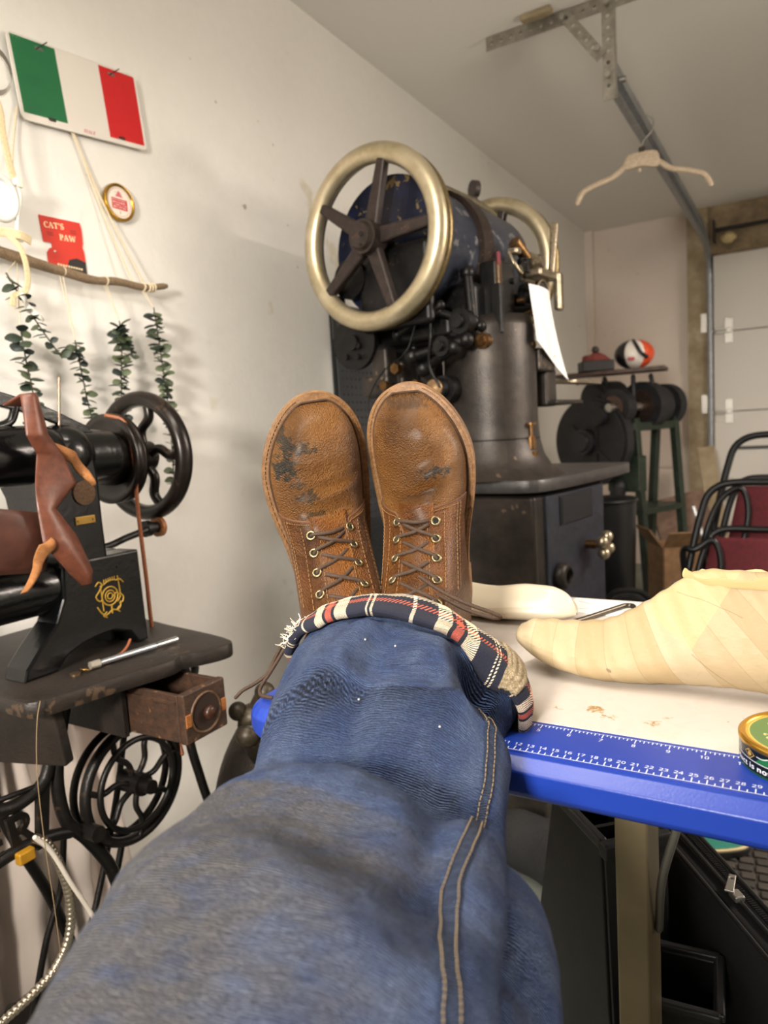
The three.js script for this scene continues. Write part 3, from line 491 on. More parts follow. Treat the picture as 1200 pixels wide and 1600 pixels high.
  for (const sg of [-1, 1]) {
    const ve = (f) => 0.177 - 0.004 * f - 0.016 * sstep(0.7, 1.0, f) ** 1.5 + (sg * side > 0 ? 0.003 : -0.001);
    const g = planar(sheetGeo(44, 70, (i, j) => { const f = sg > 0 ? 1 - i : i, v = lerp(0.004, ve(f), j); const u = QU(sg, f, v); return P(u, v, 0.0007); }, 0.0034));
    const qo = obj('quarter', g, qm, boot, true), lip = []; for (let i = 0; i <= 40; i++) { const f = i / 40, v = ve(f); lip.push(P(QU(sg, f, v), v, 0.0012)); } for (let i = 1; i <= 30; i++) { const v = lerp(ve(1), 0.07, i / 30); lip.push(P(QU(sg, 1, v), v, 0.0012)); }
    obj('cut_edge', tube(lip, 0.0017, 160, 6), mat(0x5b3a1f, 0.7), qo);
    const dash = (f0, v0, v1) => { for (let v = v0; v < v1; v += 0.0037) { const p = P(QU(sg, f0, v), v).addScaledVector(N(QU(sg, f0, v), v), 0.0028), q = P(QU(sg, f0, v + 0.0026), v + 0.0026).addScaledVector(N(QU(sg, f0, v + 0.0026), v + 0.0026), 0.0028); stitch.push(cylBetween(p, q, 0.00045, 0.00045, 4)); } };
    dash(0.5, 0.08, ve(0.5) - 0.006); dash(0.93, 0.07, ve(0.93) - 0.004); dash(0.14, 0.1, ve(0.14) - 0.003); dash(0.2, 0.1, ve(0.2) - 0.003);
    for (let f = 0.2; f < 0.9; f += 0.055) { const f2 = f + 0.04, v = ve(f) - 0.0035, v2 = ve(f2) - 0.0035, p = P(QU(sg, f, v), v).addScaledVector(N(QU(sg, f, v), v), 0.0027), q = P(QU(sg, f2, v2), v2).addScaledVector(N(QU(sg, f2, v2), v2), 0.0027); stitch.push(cylBetween(p, q, 0.00045, 0.00045, 4)); }
  }
  obj('seam_stitching', stitch, threadM, boot);
  // eyelets and laces
  const rows = [0.1635, 0.1475, 0.132, 0.117, 0.1035, 0.0905], E = rows.map((v) => [-1, 1].map((sg) => { const u = sg * (gapU(v) + 0.0085) + c(v) * 0.4; return { p: P(u, v), n: N(u, v), sg }; }));
  for (const row of E) for (const { p, n } of row) {
    const q = new THREE.Quaternion().setFromUnitVectors(V(0, 0, 1), n), g = torus(0.0042, 0.0014, 0, 0, 0, 20, 8), d = new THREE.CircleGeometry(0.0035, 14); d.translate(0, 0, 0.0002);
    const o = part(boot, g, brassM, 'eyelet', p.clone().addScaledVector(n, 0.0027), q); part(o, d, holeM, 'eyelet_hole');
  }
  const bar = (A, B, lift) => { const m = A.p.clone().add(B.p).multiplyScalar(0.5), nn = A.n.clone().add(B.n).normalize(); m.addScaledVector(nn, lift); m.z = Math.max(m.z, w(m.x, m.y) + 0.006 + lift * 0.3);
    return tube([A.p.clone().addScaledVector(A.n, 0.0015), A.p.clone().addScaledVector(A.n, 0.0048).lerp(B.p, 0.09), m, B.p.clone().addScaledVector(B.n, 0.0044).lerp(A.p, 0.2), B.p.clone().lerp(A.p, 0.42).addScaledVector(B.n, 0.0006)], 0.0023, 30, 8); };
  obj('lace', bar(E[0][0], E[0][1], 0.004), laceM, boot);
  for (let i = 0; i < rows.length - 1; i++) { obj('lace', bar(E[i + 1][0], E[i][1], 0.003), laceM, boot); obj('lace', bar(E[i + 1][1], E[i][0], 0.0055), laceM, boot); }
  const sh = new THREE.Matrix4().set(1, 0, shear, 0, 0, 1, 0, 0, 0, 0, 1, 0, 0, 0, 0, 1);   // ankles stand a little outwards of the soles
  boot.traverse((m) => { if (m.name === 'eyelet') m.position.applyMatrix4(sh); else if (m.name !== 'eyelet_hole') m.geometry.applyMatrix4(sh); });
  return { boot, M };
}
const toW = (x, y, z) => V(x, y, z);
makeBoot(1, toW(-0.385, 1.0965, -0.7135), -17 * D2R, -0.075, [[0.205, 0.35, 0.004, 0.009, 0.02, 0.03], [0.192, 0.3, -0.0035, 0.007, 0.012, 0.03], [0.181, 0.22, 0.003, 0.005, 0.0, 0.03], [0.218, -0.1, -0.002, 0.008, -0.03, 0.02], [0.188, -0.2, -0.002, 0.004, -0.02, 0.025], [0.225, 0.3, -0.003, 0.01, 0.03, 0.018]],
  [[0.028, 0.213, 0.014, 0.006, 0.8, '#3c3530'], [-0.02, 0.26, 0.012, 0.012, 0.35, '#6e4017'], [0.005, 0.287, 0.03, 0.006, 0.5, '#5c4028']], 'brown leather lace-up boot with a dark crease on the toe', 2, 0.2);
const leftBoot = makeBoot(-1, toW(-0.479, 1.092, -0.6565), 23 * D2R, -0.05, [[0.228, 0.1, -0.002, 0.008, -0.01, 0.03], [0.2, 0.15, 0.003, 0.007, 0.01, 0.03], [0.21, 0.12, -0.003, 0.006, 0.01, 0.035], [0.186, 0.0, -0.0015, 0.006, -0.01, 0.03]],
  [[-0.041, 0.235, 0.012, 0.012, 0.9, '#3f3d38'], [-0.036, 0.262, 0.007, 0.014, 0.85, '#47443c'], [-0.018, 0.254, 0.013, 0.006, 0.75, '#51412c'], [-0.02, 0.202, 0.011, 0.007, 0.7, '#4f4335'], [-0.016, 0.182, 0.014, 0.004, 0.65, '#54432f'], [-0.03, 0.216, 0.008, 0.004, 0.5, '#54432f']], 'brown leather lace-up boot with grey scuffs on the toe', 31, -0.19);

// --- jeans
const RINGS = [[[-0.345, 0.836, -0.6], [0.088, -0.026, -0.036], 0.056, 0.014], [[-0.3035, 0.8285, -0.5245], [0.0925, -0.0275, -0.0275], 0.055, 0.012], [[-0.291, 0.822, -0.478], [0.085, -0.0235, -0.035], 0.06, 0.012], [[-0.27, 0.802, -0.428], [0.0792, -0.021, -0.0445], 0.058, 0.05], [[-0.241, 0.802, -0.363], [0.0762, -0.0177, -0.0431], 0.042, 0.055],
  [[-0.22, 0.815, -0.307], [0.0761, -0.0214, -0.0425], 0.036, 0.06], [[-0.203, 0.822, -0.253], [0.0783, -0.0209, -0.0439], 0.036, 0.06], [[-0.187, 0.823, -0.21], [0.0768, -0.0188, -0.0433], 0.036, 0.06], [[-0.172, 0.817, -0.17], [0.0746, -0.0159, -0.0423], 0.036, 0.06], [[-0.162, 0.80, -0.12], [0.0738, -0.0105, -0.0426], 0.04, 0.07], [[-0.15, 0.75, -0.02], [0.074, 0, -0.04], 0.074, 0.074], [[-0.12, 0.66, 0.14], [0.08, 0, -0.03], 0.08, 0.08]];
function legSurface(rings, folds, noiseAmp, sd) {
  const n = rings.length - 1, cc = new THREE.CatmullRomCurve3(rings.map((r) => V(...r[0])), false, 'centripetal'), cs = new THREE.CatmullRomCurve3(rings.map((r) => V(...r[1])));
  const get = (k) => cc.getPoint(clamp(k / n)), side = (k) => { const i = Math.min(n - 1, Math.floor(k)), t = k - i; return V(...rings[i][1]).lerp(V(...rings[i + 1][1]), t); };
  const val = (k, q) => { const i = Math.min(n - 1, Math.max(0, Math.floor(k))), t = k - i; return lerp(rings[i][q], rings[i + 1][q], t); };
  const base = (k, ph) => {
    const c = get(k), T = get(Math.min(n, k + 0.15)).sub(get(Math.max(0, k - 0.15))).normalize(), s = side(k), U = s.clone().cross(T).normalize(); if (U.y < 0) U.negate();
    const X = Math.cos(ph), Yy = Math.sin(ph), ru = val(k, 2), rd = val(k, 3);
    return { p: c.addScaledVector(s, Math.sign(X) * Math.abs(X) ** 0.92).addScaledVector(U, Yy > 0 ? ru * Yy ** 0.95 : -rd * Math.abs(Yy) ** 0.8), dir: s.clone().normalize().multiplyScalar(X).addScaledVector(U, Yy).normalize(), U, X };
  };
  const f = (k, ph, off = 0) => {
    const { p, dir, U, X } = base(k, ph); let e = 0; const d = noiseAmp * fbm(X * 2.2 + sd, k * 0.9, Math.sin(ph) * 1.2, 3) + 0.0012 * fbm(X * 9, k * 4, sd, 2);
    if (Math.sin(ph) > -0.3) for (const [line, amp, sk, sx] of folds) {
      let m = 1e9; for (let i = 0; i < line.length - 1; i++) { const [k0, x0] = line[i], [k1, x1] = line[i + 1], ak = (k1 - k0) / sk, ax = (x1 - x0) / sx, bk = (k - k0) / sk, bx = (X - x0) / sx, t = clamp((ak * bk + ax * bx) / (ak * ak + ax * ax)); m = Math.min(m, (bk - ak * t) ** 2 + (bx - ax * t) ** 2); }
      e += amp * Math.exp(-m) * sstep(1.1, 1.6, k);
    }
    return p.addScaledVector(dir, d + off).addScaledVector(U, e);
  };
  return f;
}
const F1 = [
  [[[3.3, -0.95], [3.6, -0.5], [3.85, -0.1], [4.0, 0.3], [4.3, 0.6]], -0.022, 0.42, 0.4], [[[4.75, -0.9], [4.85, -0.2], [5.0, 0.3]], 0.004, 0.5, 0.4], [[[2.6, -0.5], [2.8, 0.0], [3.0, 0.45]], 0.012, 0.4, 0.35],
  [[[1.55, 0.6], [1.85, 0.7], [2.05, 0.95]], -0.036, 0.36, 0.2], [[[2.6, 0.86], [3.1, 0.92]], 0.006, 0.5, 0.15],
  [[[1.1, -0.3], [2.2, -0.48], [3.2, -0.85]], 0.009, 0.6, 0.13], [[[1.2, -0.08], [2.2, -0.15], [2.9, -0.25]], -0.008, 0.6, 0.12], [[[1.1, 0.2], [2.0, 0.33], [2.8, 0.42]], 0.009, 0.6, 0.14], [[[1.3, 0.0], [1.8, 0.12], [2.4, 0.15]], 0.004, 0.4, 0.08],
  [[[4.4, 0.4], [5.4, 0.5], [6.2, 0.52]], -0.008, 0.5, 0.14], [[[4.6, 0.8], [6.0, 0.78]], 0.005, 0.8, 0.16], [[[5.6, -0.2], [6.2, 0.25], [6.6, 0.6]], -0.005, 0.3, 0.3], [[[6.3, -0.6], [6.9, 0.0], [7.4, 0.3]], 0.005, 0.35, 0.3],
];
const leg1 = legSurface(RINGS, F1, 0.006, 3.1);
// twill: pale weft flecks between slanting indigo ribs
const denimMap = pixTex(1024, 1024, (x, y) => {
  const j = 2.6 * gr(1, x, y) + 1.4 * gr(2, x * 2, y * 2), q = (x * 0.28125 + y + 7 * j) / 17.3559322, r = 0.5 + 0.5 * Math.sin(q * 2 * Math.PI), slub = gr(2, x * 0.12, y * 3), f = gr(2, x * 3 + 11, y * 3);
  const fl = sstep(0.2, 0.32, gr(2, x * 2.3 + 90, y * 1.7)) * 0.6;
  const v = clamp(0.2 + 0.5 * r ** 1.2 + 0.8 * slub + 0.7 * f);
  return mix3(mix3([62, 72, 98], [226, 232, 242], v), [255, 255, 252], fl);
});
denimMap.repeat.set(1 / 0.1, 1 / 0.1);
const denimBump = pixTex(512, 512, (x, y) => 128 + 90 * Math.sin((x * 0.28125 + y + 3 * gr(1, x, y) * 3) / 8.6779661 * 2 * Math.PI) + 60 * gr(2, x, y), false); denimBump.repeat.set(1 / 0.1, 1 / 0.1);
const denimM = mat(0xffffff, 0.92, 0, { map: denimMap, bumpMap: denimBump, bumpScale: 0.0005, vertexColors: true, sheen: 0.25, sheenRoughness: 0.6 });
const blueD = [0.21, 0.36, 0.74], wornD = [0.43, 0.59, 0.92], grimeD = [0.6, 0.52, 0.43];
const mixA = (a, b, t) => a.map((v, i) => lerp(v, b[i], t));
function legColor(k, X, grimeK) {
  let c = mixA(blueD, wornD, clamp(0.5 + 2.4 * fbm(X * 3, k * 1.4, 7.7, 3)));
  if (grimeK) {   // rubbed-in dust on the knee, with the hard upper edge the cloth was folded at
    const edge = k - (4.75 + 0.75 * clamp((X + 0.9) / 1.4)) + 0.1 * fbm(X * 9, k * 6, 1.1, 3) ;
    const g = sstep(0, 0.14, edge) * sstep(1.0, -0.45, X + 0.9 * fbm(X * 2.5, k * 1.6, 4.2, 3) + 0.05 * (k - 5)) * clamp(0.95 + 1.0 * fbm(X * 6, k * 5, 9.1, 4));
    c = mixA(c, grimeD, 0.97 * g);
    const sp = fbm(X * 22, k * 12, 2.4, 2); c = mixA(c, [0.03, 0.035, 0.05], 0.45 * sstep(0.34, 0.42, sp));
  }
  return c;
}
function legGeo(f, n, k0, nu, nv, grime) {
  return gridGeo(nu, nv, (i, j) => f(lerp(k0, n, j), i * 2 * Math.PI), (i, j) => { const k = lerp(k0, n, j), p = f(k, Math.PI / 2); return [i * 0.5 + 0.0, uvLen(f, k)]; }, (i, j) => legColor(lerp(k0, n, j), Math.cos(i * 2 * Math.PI), grime));
}
function uvLen(f, k) { if (!f.len) { f.len = [0]; let q = f(0, Math.PI / 2); for (let i = 1; i <= 240; i++) { const r = f(i / 20, Math.PI / 2); f.len.push(f.len[i - 1] + r.distanceTo(q)); q = r; } } const t = k * 20, i = Math.min(239, Math.floor(t)); return lerp(f.len[i], f.len[i + 1], t - i); }
const trouser = part(person, legGeo(leg1, RINGS.length - 1, 0.55, 200, 260, true), denimM, 'trouser_leg'); trouser.userData.label = 'faded blue denim trouser leg, dusty at the knee';
const lintM = mat(0xd8d4cc, 0.9);
// flecks of lint on the denim
for (const [k, X] of [[1.95, -0.28], [1.85, -0.05], [3.0, -0.25], [3.4, 0.35]]) { const p = leg1(k, Math.acos(X), 0.0008); obj('lint', at(new THREE.SphereGeometry(0.0008, 7, 5), p.x, p.y, p.z), lintM, trouser); }
// felled seam: raised ridge with two rows of tan stitches
{
  const line = [[1.6, 0.67], [2.3, 0.7], [3.2, 0.76], [4.2, 0.79], [5.2, 0.72], [6.0, 0.68], [7.0, 0.7], [8, 0.76], [9.5, 0.85]], X = (k) => interp(line, k), ridge = [], st = [];
  const nrm = (k, ph) => { const p = leg1(k, ph), a = leg1(k + 0.03, ph).sub(p), b = leg1(k, ph + 0.03).sub(p), n = b.cross(a).normalize(); return n.dot(V(0, 1.05, 0).sub(p)) < 0 ? n.negate() : n; };
  const ph = (k, o) => Math.acos(clamp(X(k))) + o;
  obj('felled_seam', sheetGeo(6, 160, (i, j) => { const k = lerp(1.6, 9.3, j), p = ph(k, (0.5 - i) * 0.15); return leg1(k, p).addScaledVector(nrm(k, p), 0.0002); }, 0.0014, (i, j) => [i * 0.012, uvLen(leg1, lerp(1.6, 9.3, j))]), mat(0x7f95bd, 0.92, 0, { map: denimMap, bumpMap: denimBump, bumpScale: 0.0005 }), trouser, true);
  for (const o of [-0.052, 0.052]) for (let k = 1.65; k < 9.2; k += 0.06) { const k2 = k + 0.04, p = leg1(k, ph(k, o)), q = leg1(k2, ph(k2, o)); p.addScaledVector(nrm(k, ph(k, o)), 0.0019); q.addScaledVector(nrm(k2, ph(k2, o)), 0.0019); st.push(cylBetween(p, q, 0.00036, 0.00036, 5)); }
  obj('seam_stitching', st, mat(0x8f7c5c, 0.85), trouser);
}
// turned-up plaid cuff
const plaidMap = pixTex(512, 512, (x, y) => {
  const navy = [27, 30, 46], ink = [18, 19, 30], cream = [228, 211, 182], red = [196, 92, 68];
  const t = x % 512, warp = t < 58 ? cream : t < 74 ? ink : t < 108 ? red : t < 124 ? ink : t < 178 ? cream : t < 250 ? navy : t < 262 ? cream : t < 400 ? navy : t < 410 ? cream : t < 420 ? ink : t < 428 ? cream : navy;
  const s = y % 512, weft = s < 150 ? navy : s < 172 ? red : s < 200 ? ink : s < 262 ? cream : s < 330 ? ink : s < 352 ? cream : navy;
  return (((x + y) % 14) < 7.5 ? warp : weft).map((v) => v + 18 * gr(2, x * 2, y * 2));
});
plaidMap.repeat.set(1 / 0.085, 1 / 0.06);
const plaidM = mat(0xffffff, 0.95, 0, { map: plaidMap, bump: fineBump, bumpSize: 0.02, bumpScale: 0.0004, sheen: 0.2 });
const cuffPt = (ph, q) => {         // q 0..1 round the folded band
  const a = q * 2 * Math.PI, wdt = 0.74 * (1 + 0.35 * Math.cos(ph)) , kc = 0.92 + 0.06 * Math.sin(ph * 3), k = kc + wdt * 0.5 * Math.sign(Math.cos(a)) * Math.abs(Math.cos(a)) ** 0.7, th = 0.0055;
  const o = 0.0075 + th * Math.sign(Math.sin(a)) * Math.abs(Math.sin(a)) ** 0.8 + 0.0015 * Math.sin(ph * 4 + 1) + 0.004 * fbm(Math.cos(ph) * 2, Math.sin(ph) * 2, 6, 2);
  return leg1(Math.max(0.02, k), ph, o);
};
{
  const cuff = part(person, gridGeo(200, 28, (i, j) => cuffPt(i * 2 * Math.PI, j), (i, j) => [i * 0.5, j * 0.075]), plaidM, 'trouser_cuff'); cuff.userData.label = 'turned-up plaid flannel lining cuff';
  // overlocked side seam tab
  obj('seam_tab', sheetGeo(10, 16, (i, j) => { const ph = lerp(0.5, 0.74, i), q = lerp(0.04, 0.5, j); return cuffPt(ph, q).addScaledVector(V(0.35, 0.8, 0.3), 0.0016 + 0.0012 * Math.sin(i * 19)); }, 0.003), mat(0xffffff, 0.95, 0, { map: mottle('#dccaa8', '#a58f6d', { size: 0.012, spread: 3 }), bump: fineBump, bumpSize: 0.006, bumpScale: 0.002 }), cuff);
  const fr = []; for (let i = 0; i < 70; i++) { const ph = rr(2.72, 3.12), p = cuffPt(ph, rr(0.1, 0.52)), d = V(rr(-1, 0.4), rr(-0.6, 0.9), rr(-0.2, 0.9)).normalize(), l = rr(0.004, 0.011); fr.push(tube([p, p.clone().addScaledVector(d, l * 0.5).add(V(rr(-0.002, 0.002), rr(-0.002, 0.002), rr(-0.002, 0.002))), p.clone().addScaledVector(d, l)], 0.0004, 5, 4)); }
  obj('frayed_threads', fr, mat(0xe6dcc6, 0.9), cuff).userData.kind = 'stuff';
}
// second leg, crossed underneath
const RINGS2 = [[[-0.385, 0.835, -0.6], [0.045, 0, -0.025], 0.03, 0.03], [[-0.34, 0.822, -0.52], [0.05, 0, -0.028], 0.03, 0.02], [[-0.275, 0.785, -0.44], [0.045, 0, -0.026], 0.035, 0.04], [[-0.226, 0.75, -0.385], [0.052, -0.004, -0.03], 0.04, 0.045], [[-0.192, 0.757, -0.345], [0.0585, -0.004, -0.034], 0.045, 0.05], [[-0.172, 0.757, -0.31], [0.06, -0.004, -0.035], 0.045, 0.055], [[-0.158, 0.756, -0.27], [0.0595, -0.004, -0.034], 0.045, 0.06], [[-0.146, 0.75, -0.22], [0.0585, -0.004, -0.034], 0.045, 0.06], [[-0.1, 0.68, -0.05], [0.06, 0, -0.034], 0.06, 0.06], [[-0.02, 0.6, 0.12], [0.07, 0, -0.02], 0.07, 0.07]];
const leg2 = legSurface(RINGS2, [[[[5.6, 0.3], [6.4, 0.95]], -0.012, 0.3, 0.25], [[[6.2, 0.3], [7.0, 0.9]], 0.008, 0.35, 0.25]], 0.006, 9.4);
part(person, legGeo(leg2, RINGS2.length - 1, 0, 120, 140, false), denimM, 'trouser_leg').userData.label = 'denim trouser leg crossed underneath';
// loose lace ends
obj('lace_end', tube([[-0.327, 0.905, -0.61], [-0.30, 0.895, -0.60], [-0.275, 0.885, -0.6], [-0.25, 0.876, -0.605], [-0.243, 0.872, -0.608], [-0.25, 0.869, -0.612], [-0.28, 0.876, -0.61], [-0.31, 0.888, -0.612]], 0.0019, 60, 8), laceM, person);
obj('lace_end', tube([[-0.47, 0.842, -0.575], [-0.475, 0.825, -0.56], [-0.478, 0.808, -0.545], [-0.487, 0.8, -0.535], [-0.495, 0.795, -0.525], [-0.5, 0.789, -0.52]], 0.0019, 50, 8), laceM, person);
obj('lace_end', tube([[-0.462, 0.842, -0.57], [-0.472, 0.812, -0.545], [-0.474, 0.8, -0.53], [-0.466, 0.797, -0.52], [-0.448, 0.798, -0.515]], 0.0019, 50, 8), laceM, person);
// ------------------------------------------------------------------ helpers for things drawn in wall-parallel (h = -z, y) or plan (x, z) outlines
const HY = (x, h, y) => V(x, y, -h);
function prismX(pts, x0, x1, bevel = 0, holes = []) { const g = prism(pts, x1 - x0, bevel, holes); g.applyMatrix4(new THREE.Matrix4().makeBasis(V(0, 0, -1), V(0, 1, 0), V(1, 0, 0))); g.translate((x0 + x1) / 2, 0, 0); return g; }
function prismY(pts, y0, y1, bevel = 0) { const g = prism(pts.map(([x, z]) => [x, -z]), y1 - y0, bevel); g.rotateX(-Math.PI / 2); g.translate(0, (y0 + y1) / 2, 0); return g; }
function settle(g, x, y, z) { for (const c of g.children) { c.position.x -= x; c.position.y -= y; c.position.z -= z; } g.position.set(x, y, z); return g; }
const tubeHY = (x, pts, r, seg, rs) => tube(pts.map(([h, y, dx = 0]) => HY(x + dx, h, y)), r, seg, rs);
function ribbon(L, R, x, bow, th, n = 40) {       // leather strip between two edges given in (h, y), bowed out of its plane
  const LP = (a, t) => { const q = t * (a.length - 1), k = Math.min(a.length - 2, Math.floor(q)), f = q - k, e = lerp(f, sstep(0, 1, f), 0.25), g = ([h, y, d = 0]) => HY(x + d, h, y); return g(a[k]).lerp(g(a[k + 1]), e); };
  return sheetGeo(10, n, (i, j) => { const p = LP(L, j).lerp(LP(R, j), i); p.x += bow * Math.sin(i * Math.PI) * (0.6 + 0.4 * Math.cos(j * 7)) + 0.004 * Math.sin(j * 9); return p; }, th, (i, j) => [i * 0.05, j * 0.3]);
}
const japan = mat(0x060708, 0.22, 0, { bump: softBump, bumpSize: 0.12, bumpScale: 0.0006 });
const ironM = mat(0xffffff, 0.42, 0.25, { map: mottle('#1d1916', '#0f0d0c', { size: 0.2, chip: '#3a2a1e', chipAt: 0.3 }), bump: fineBump, bumpSize: 0.06, bumpScale: 0.0006 });
const wheelIron = mat(0xffffff, 0.3, 0.35, { map: mottle('#241c17', '#15110f', { size: 0.15, chip: '#3b2d22', chipAt: 0.26 }) });
const darkWood = mat(0xffffff, 0.5, 0, { map: mottle('#2c231d', '#1a1613', { size: 0.3, k: 0, chip: '#4a3a2b', chipAt: 0.27 }), bump: fineBump, bumpSize: 0.15, bumpScale: 0.0008 });
const drawerWood = mat(0xffffff, 0.55, 0, { map: mottle('#4c3424', '#2e2019', { size: 0.12, chip: '#7a5636', chipAt: 0.24 }), bump: fineBump, bumpSize: 0.08, bumpScale: 0.0008 });
const chrome = mat(0xc9cacb, 0.16, 1), oldBrass = mat(0x9c7c40, 0.38, 0.9), goldPaint = mat(0xa8852f, 0.5, 0.3);
// ------------------------------------------------------------------ treadle stand
{
  const t = thing('treadle_stand', 'antique treadle stand with a dark wooden top and black cast iron legs', 'treadle stand');
  const outline = smoothPts([[-0.925, -0.55], [-0.908, -0.562], [-0.886, -0.66], [-0.862, -0.765], [-0.868, -0.79], [-0.852, -0.815], [-0.838, -0.845], [-0.836, -0.868], [-0.85, -0.885], [-1.05, -0.925], [-1.29, -0.965], [-1.3, -0.95], [-1.3, -0.62], [-1.285, -0.61]], 5);
  obj('wooden_top', prismY(outline, 0.685, 0.71, 0.004), darkWood, t);
  obj('drop_leaf', at(rbox(0.3, 0.11, 0.02, 0, 0, 0, 0.004), -1.08, 0.64, -0.575, 0.12, 0.24, 0), darkWood, t);
  // drawer pulled out towards the room
  const dx0 = -0.985, dx1 = -0.792, z0 = -0.714, z1 = -0.802, y0 = 0.6, y1 = 0.679, zc = (z0 + z1) / 2, zw = z0 - z1;
  const d = obj('drawer', [rbox(0.014, y1 - y0, zw, dx1 - 0.007, (y0 + y1) / 2, zc, 0.003)], drawerWood, t);
  obj('drawer_side', [rbox(dx1 - dx0 - 0.014, y1 - y0 - 0.004, 0.008, (dx0 + dx1) / 2 - 0.007, (y0 + y1) / 2, z0 - 0.004, 0.002), rbox(dx1 - dx0 - 0.014, 0.006, 0.003, (dx0 + dx1) / 2 - 0.01, y1 - 0.014, z0 + 0.001, 0.001)], drawerWood, d);
  obj('drawer_side', rbox(dx1 - dx0 - 0.014, y1 - y0 - 0.004, 0.008, (dx0 + dx1) / 2 - 0.007, (y0 + y1) / 2, z1 + 0.004, 0.002), drawerWood, d);
  obj('drawer_bottom', rbox(dx1 - dx0 - 0.01, 0.006, zw - 0.01, (dx0 + dx1) / 2, y0 + 0.006, zc, 0.001), darkWood, d);
  obj('drawer_back', rbox(0.008, y1 - y0 - 0.01, zw - 0.012, dx0 + 0.01, (y0 + y1) / 2, zc, 0.001), darkWood, d);
  const turnX = (g, x, y, z) => at(g, x, y, z, 0, 0, -Math.PI / 2);
  obj('carved_ring', turnX(lathe([[0.014, -0.002], [0.024, -0.003], [0.029, 0.0005], [0.0305, 0.003], [0.032, 0.0005], [0.033, -0.002]], 48), dx1, 0.6385, zc + 0.001), mat(0xffffff, 0.5, 0, { map: mottle('#6d5138', '#4a3525', { size: 0.05 }) }), d);
  obj('recess', turnX(cy(0.027, 0.003, 0, 0, 0, 40), dx1 - 0.0006, 0.6385, zc + 0.001), mat(0x2a1b13, 0.6), d);
  obj('knob', turnX(lathe([[0.0001, 0.016], [0.007, 0.0155], [0.0105, 0.012], [0.0115, 0.008], [0.009, 0.004], [0.006, 0]], 32), dx1, 0.6385, zc + 0.001), mat(0x3a2116, 0.35), d);
  for (const z of [zc + 0.038, zc - 0.036]) obj('glued_patch', rbox(0.003, 0.02, 0.011, dx1 + 0.001, 0.637, z, 0.0012), mat(0xffffff, 0.5, 0, { map: mottle('#b0703a', '#7f4a22', { size: 0.02 }) }), d);
  obj('drawer_case', [box(0.17, 0.006, 0.11, -1.0, 0.682, zc), box(0.17, 0.085, 0.008, -1.0, 0.64, z0 + 0.008), box(0.17, 0.085, 0.008, -1.0, 0.64, z1 - 0.008)], darkWood, t);
  // cast iron frame: near leg, brace, name panel
  obj('leg', [tubeHY(-1.0, [[0.675, 0.69], [0.657, 0.64], [0.638, 0.57], [0.634, 0.52], [0.643, 0.468], [0.673, 0.424], [0.708, 0.359], [0.721, 0.314], [0.75, 0.22], [0.775, 0.12], [0.8, 0.01]], 0.0105, 80, 10)], ironM, t);
  obj('leg', [tubeHY(-1.0, [[0.655, 0.63], [0.63, 0.585], [0.612, 0.55], [0.57, 0.535], [0.52, 0.545], [0.44, 0.57], [0.36, 0.6], [0.3, 0.69]], 0.010, 60, 10)], ironM, t);
  obj('leg', [tubeHY(-1.0, [[0.645, 0.45], [0.605, 0.463], [0.533, 0.466], [0.45, 0.44], [0.38, 0.3], [0.33, 0.01]], 0.0095, 60, 10)], ironM, t);
  obj('leg', [tubeHY(-1.25, [[0.69, 0.69], [0.66, 0.55], [0.68, 0.4], [0.75, 0.2], [0.8, 0.01]], 0.0105, 40, 8)], ironM, t);
  obj('leg', tubeHY(-1.12, [[0.9, 0.69], [0.93, 0.6], [0.98, 0.585], [1.03, 0.59], [1.05, 0.575], [1.035, 0.55], [1.012, 0.565]], 0.009, 50, 8), ironM, t);
  obj('leg', tubeHY(-0.97, [[0.87, 0.69], [0.885, 0.645], [0.89, 0.59], [0.88, 0.52], [0.9, 0.42], [0.94, 0.27], [0.98, 0.01]], 0.0085, 50, 8), ironM, t);
  const np = obj('name_panel', [prismX([[0.62, 0.548], [0.606, 0.452], [0.588, 0.452], [0.6, 0.548]], -1.006, -0.994, 0.002), tubeHY(-1.0, [[0.606, 0.548], [0.5, 0.56], [0.4, 0.58]], 0.004, 20, 6)], ironM, t);
  { const g = new TextGeometry('SINGER', { font: fontBold, size: 0.052, depth: 0.008, curveSegments: 4 }); g.computeBoundingBox(); g.translate(-g.boundingBox.max.x, 0, 0); g.applyMatrix4(new THREE.Matrix4().makeBasis(V(0, 0, -1), V(0, 1, 0), V(1, 0, 0))); g.rotateX(0.12); g.translate(-1.004, 0.474, -0.592); obj('cast_lettering', g, ironM, np); }
  // flywheel: two rims side by side on bent spokes
  const fw = obj('flywheel', [0, -0.03].map((dx) => { const g = torus(0.098, dx ? 0.006 : 0.0085, 0, 0, 0, 64, 10); g.scale(1, 1, 1.2); g.rotateY(Math.PI / 2); g.translate(-1.0 + dx, 0.472, -0.775); return g; }).concat((() => { const g = torus(0.077, 0.0055, 0, 0, 0, 56, 8); g.rotateY(Math.PI / 2); g.translate(-0.99, 0.472, -0.775); return g; })()), ironM, t);
  for (let k = 0; k < 7; k++) { const a = k / 7 * 2 * Math.PI + 0.2, q = (r, o) => V(-0.995, 0.472 + r * Math.sin(a + o), -0.775 + r * Math.cos(a + o)); obj('spoke', tube([q(0.012, 0), q(0.04, 0.16), q(0.07, -0.04), q(0.096, 0.06)], 0.0052, 16, 8), ironM, fw); }
  obj('hub', [cx(0.019, 0.05, -1.0, 0.472, -0.775), cx(0.012, 0.07, -0.99, 0.472, -0.775)], ironM, fw);
  obj('belt_guard', [cx(0.013, 0.04, -0.985, 0.44, -0.672), tube([[-0.985, 0.44, -0.672], [-0.985, 0.43, -0.69], [-0.985, 0.41, -0.7]], 0.008, 14, 8)], ironM, t);
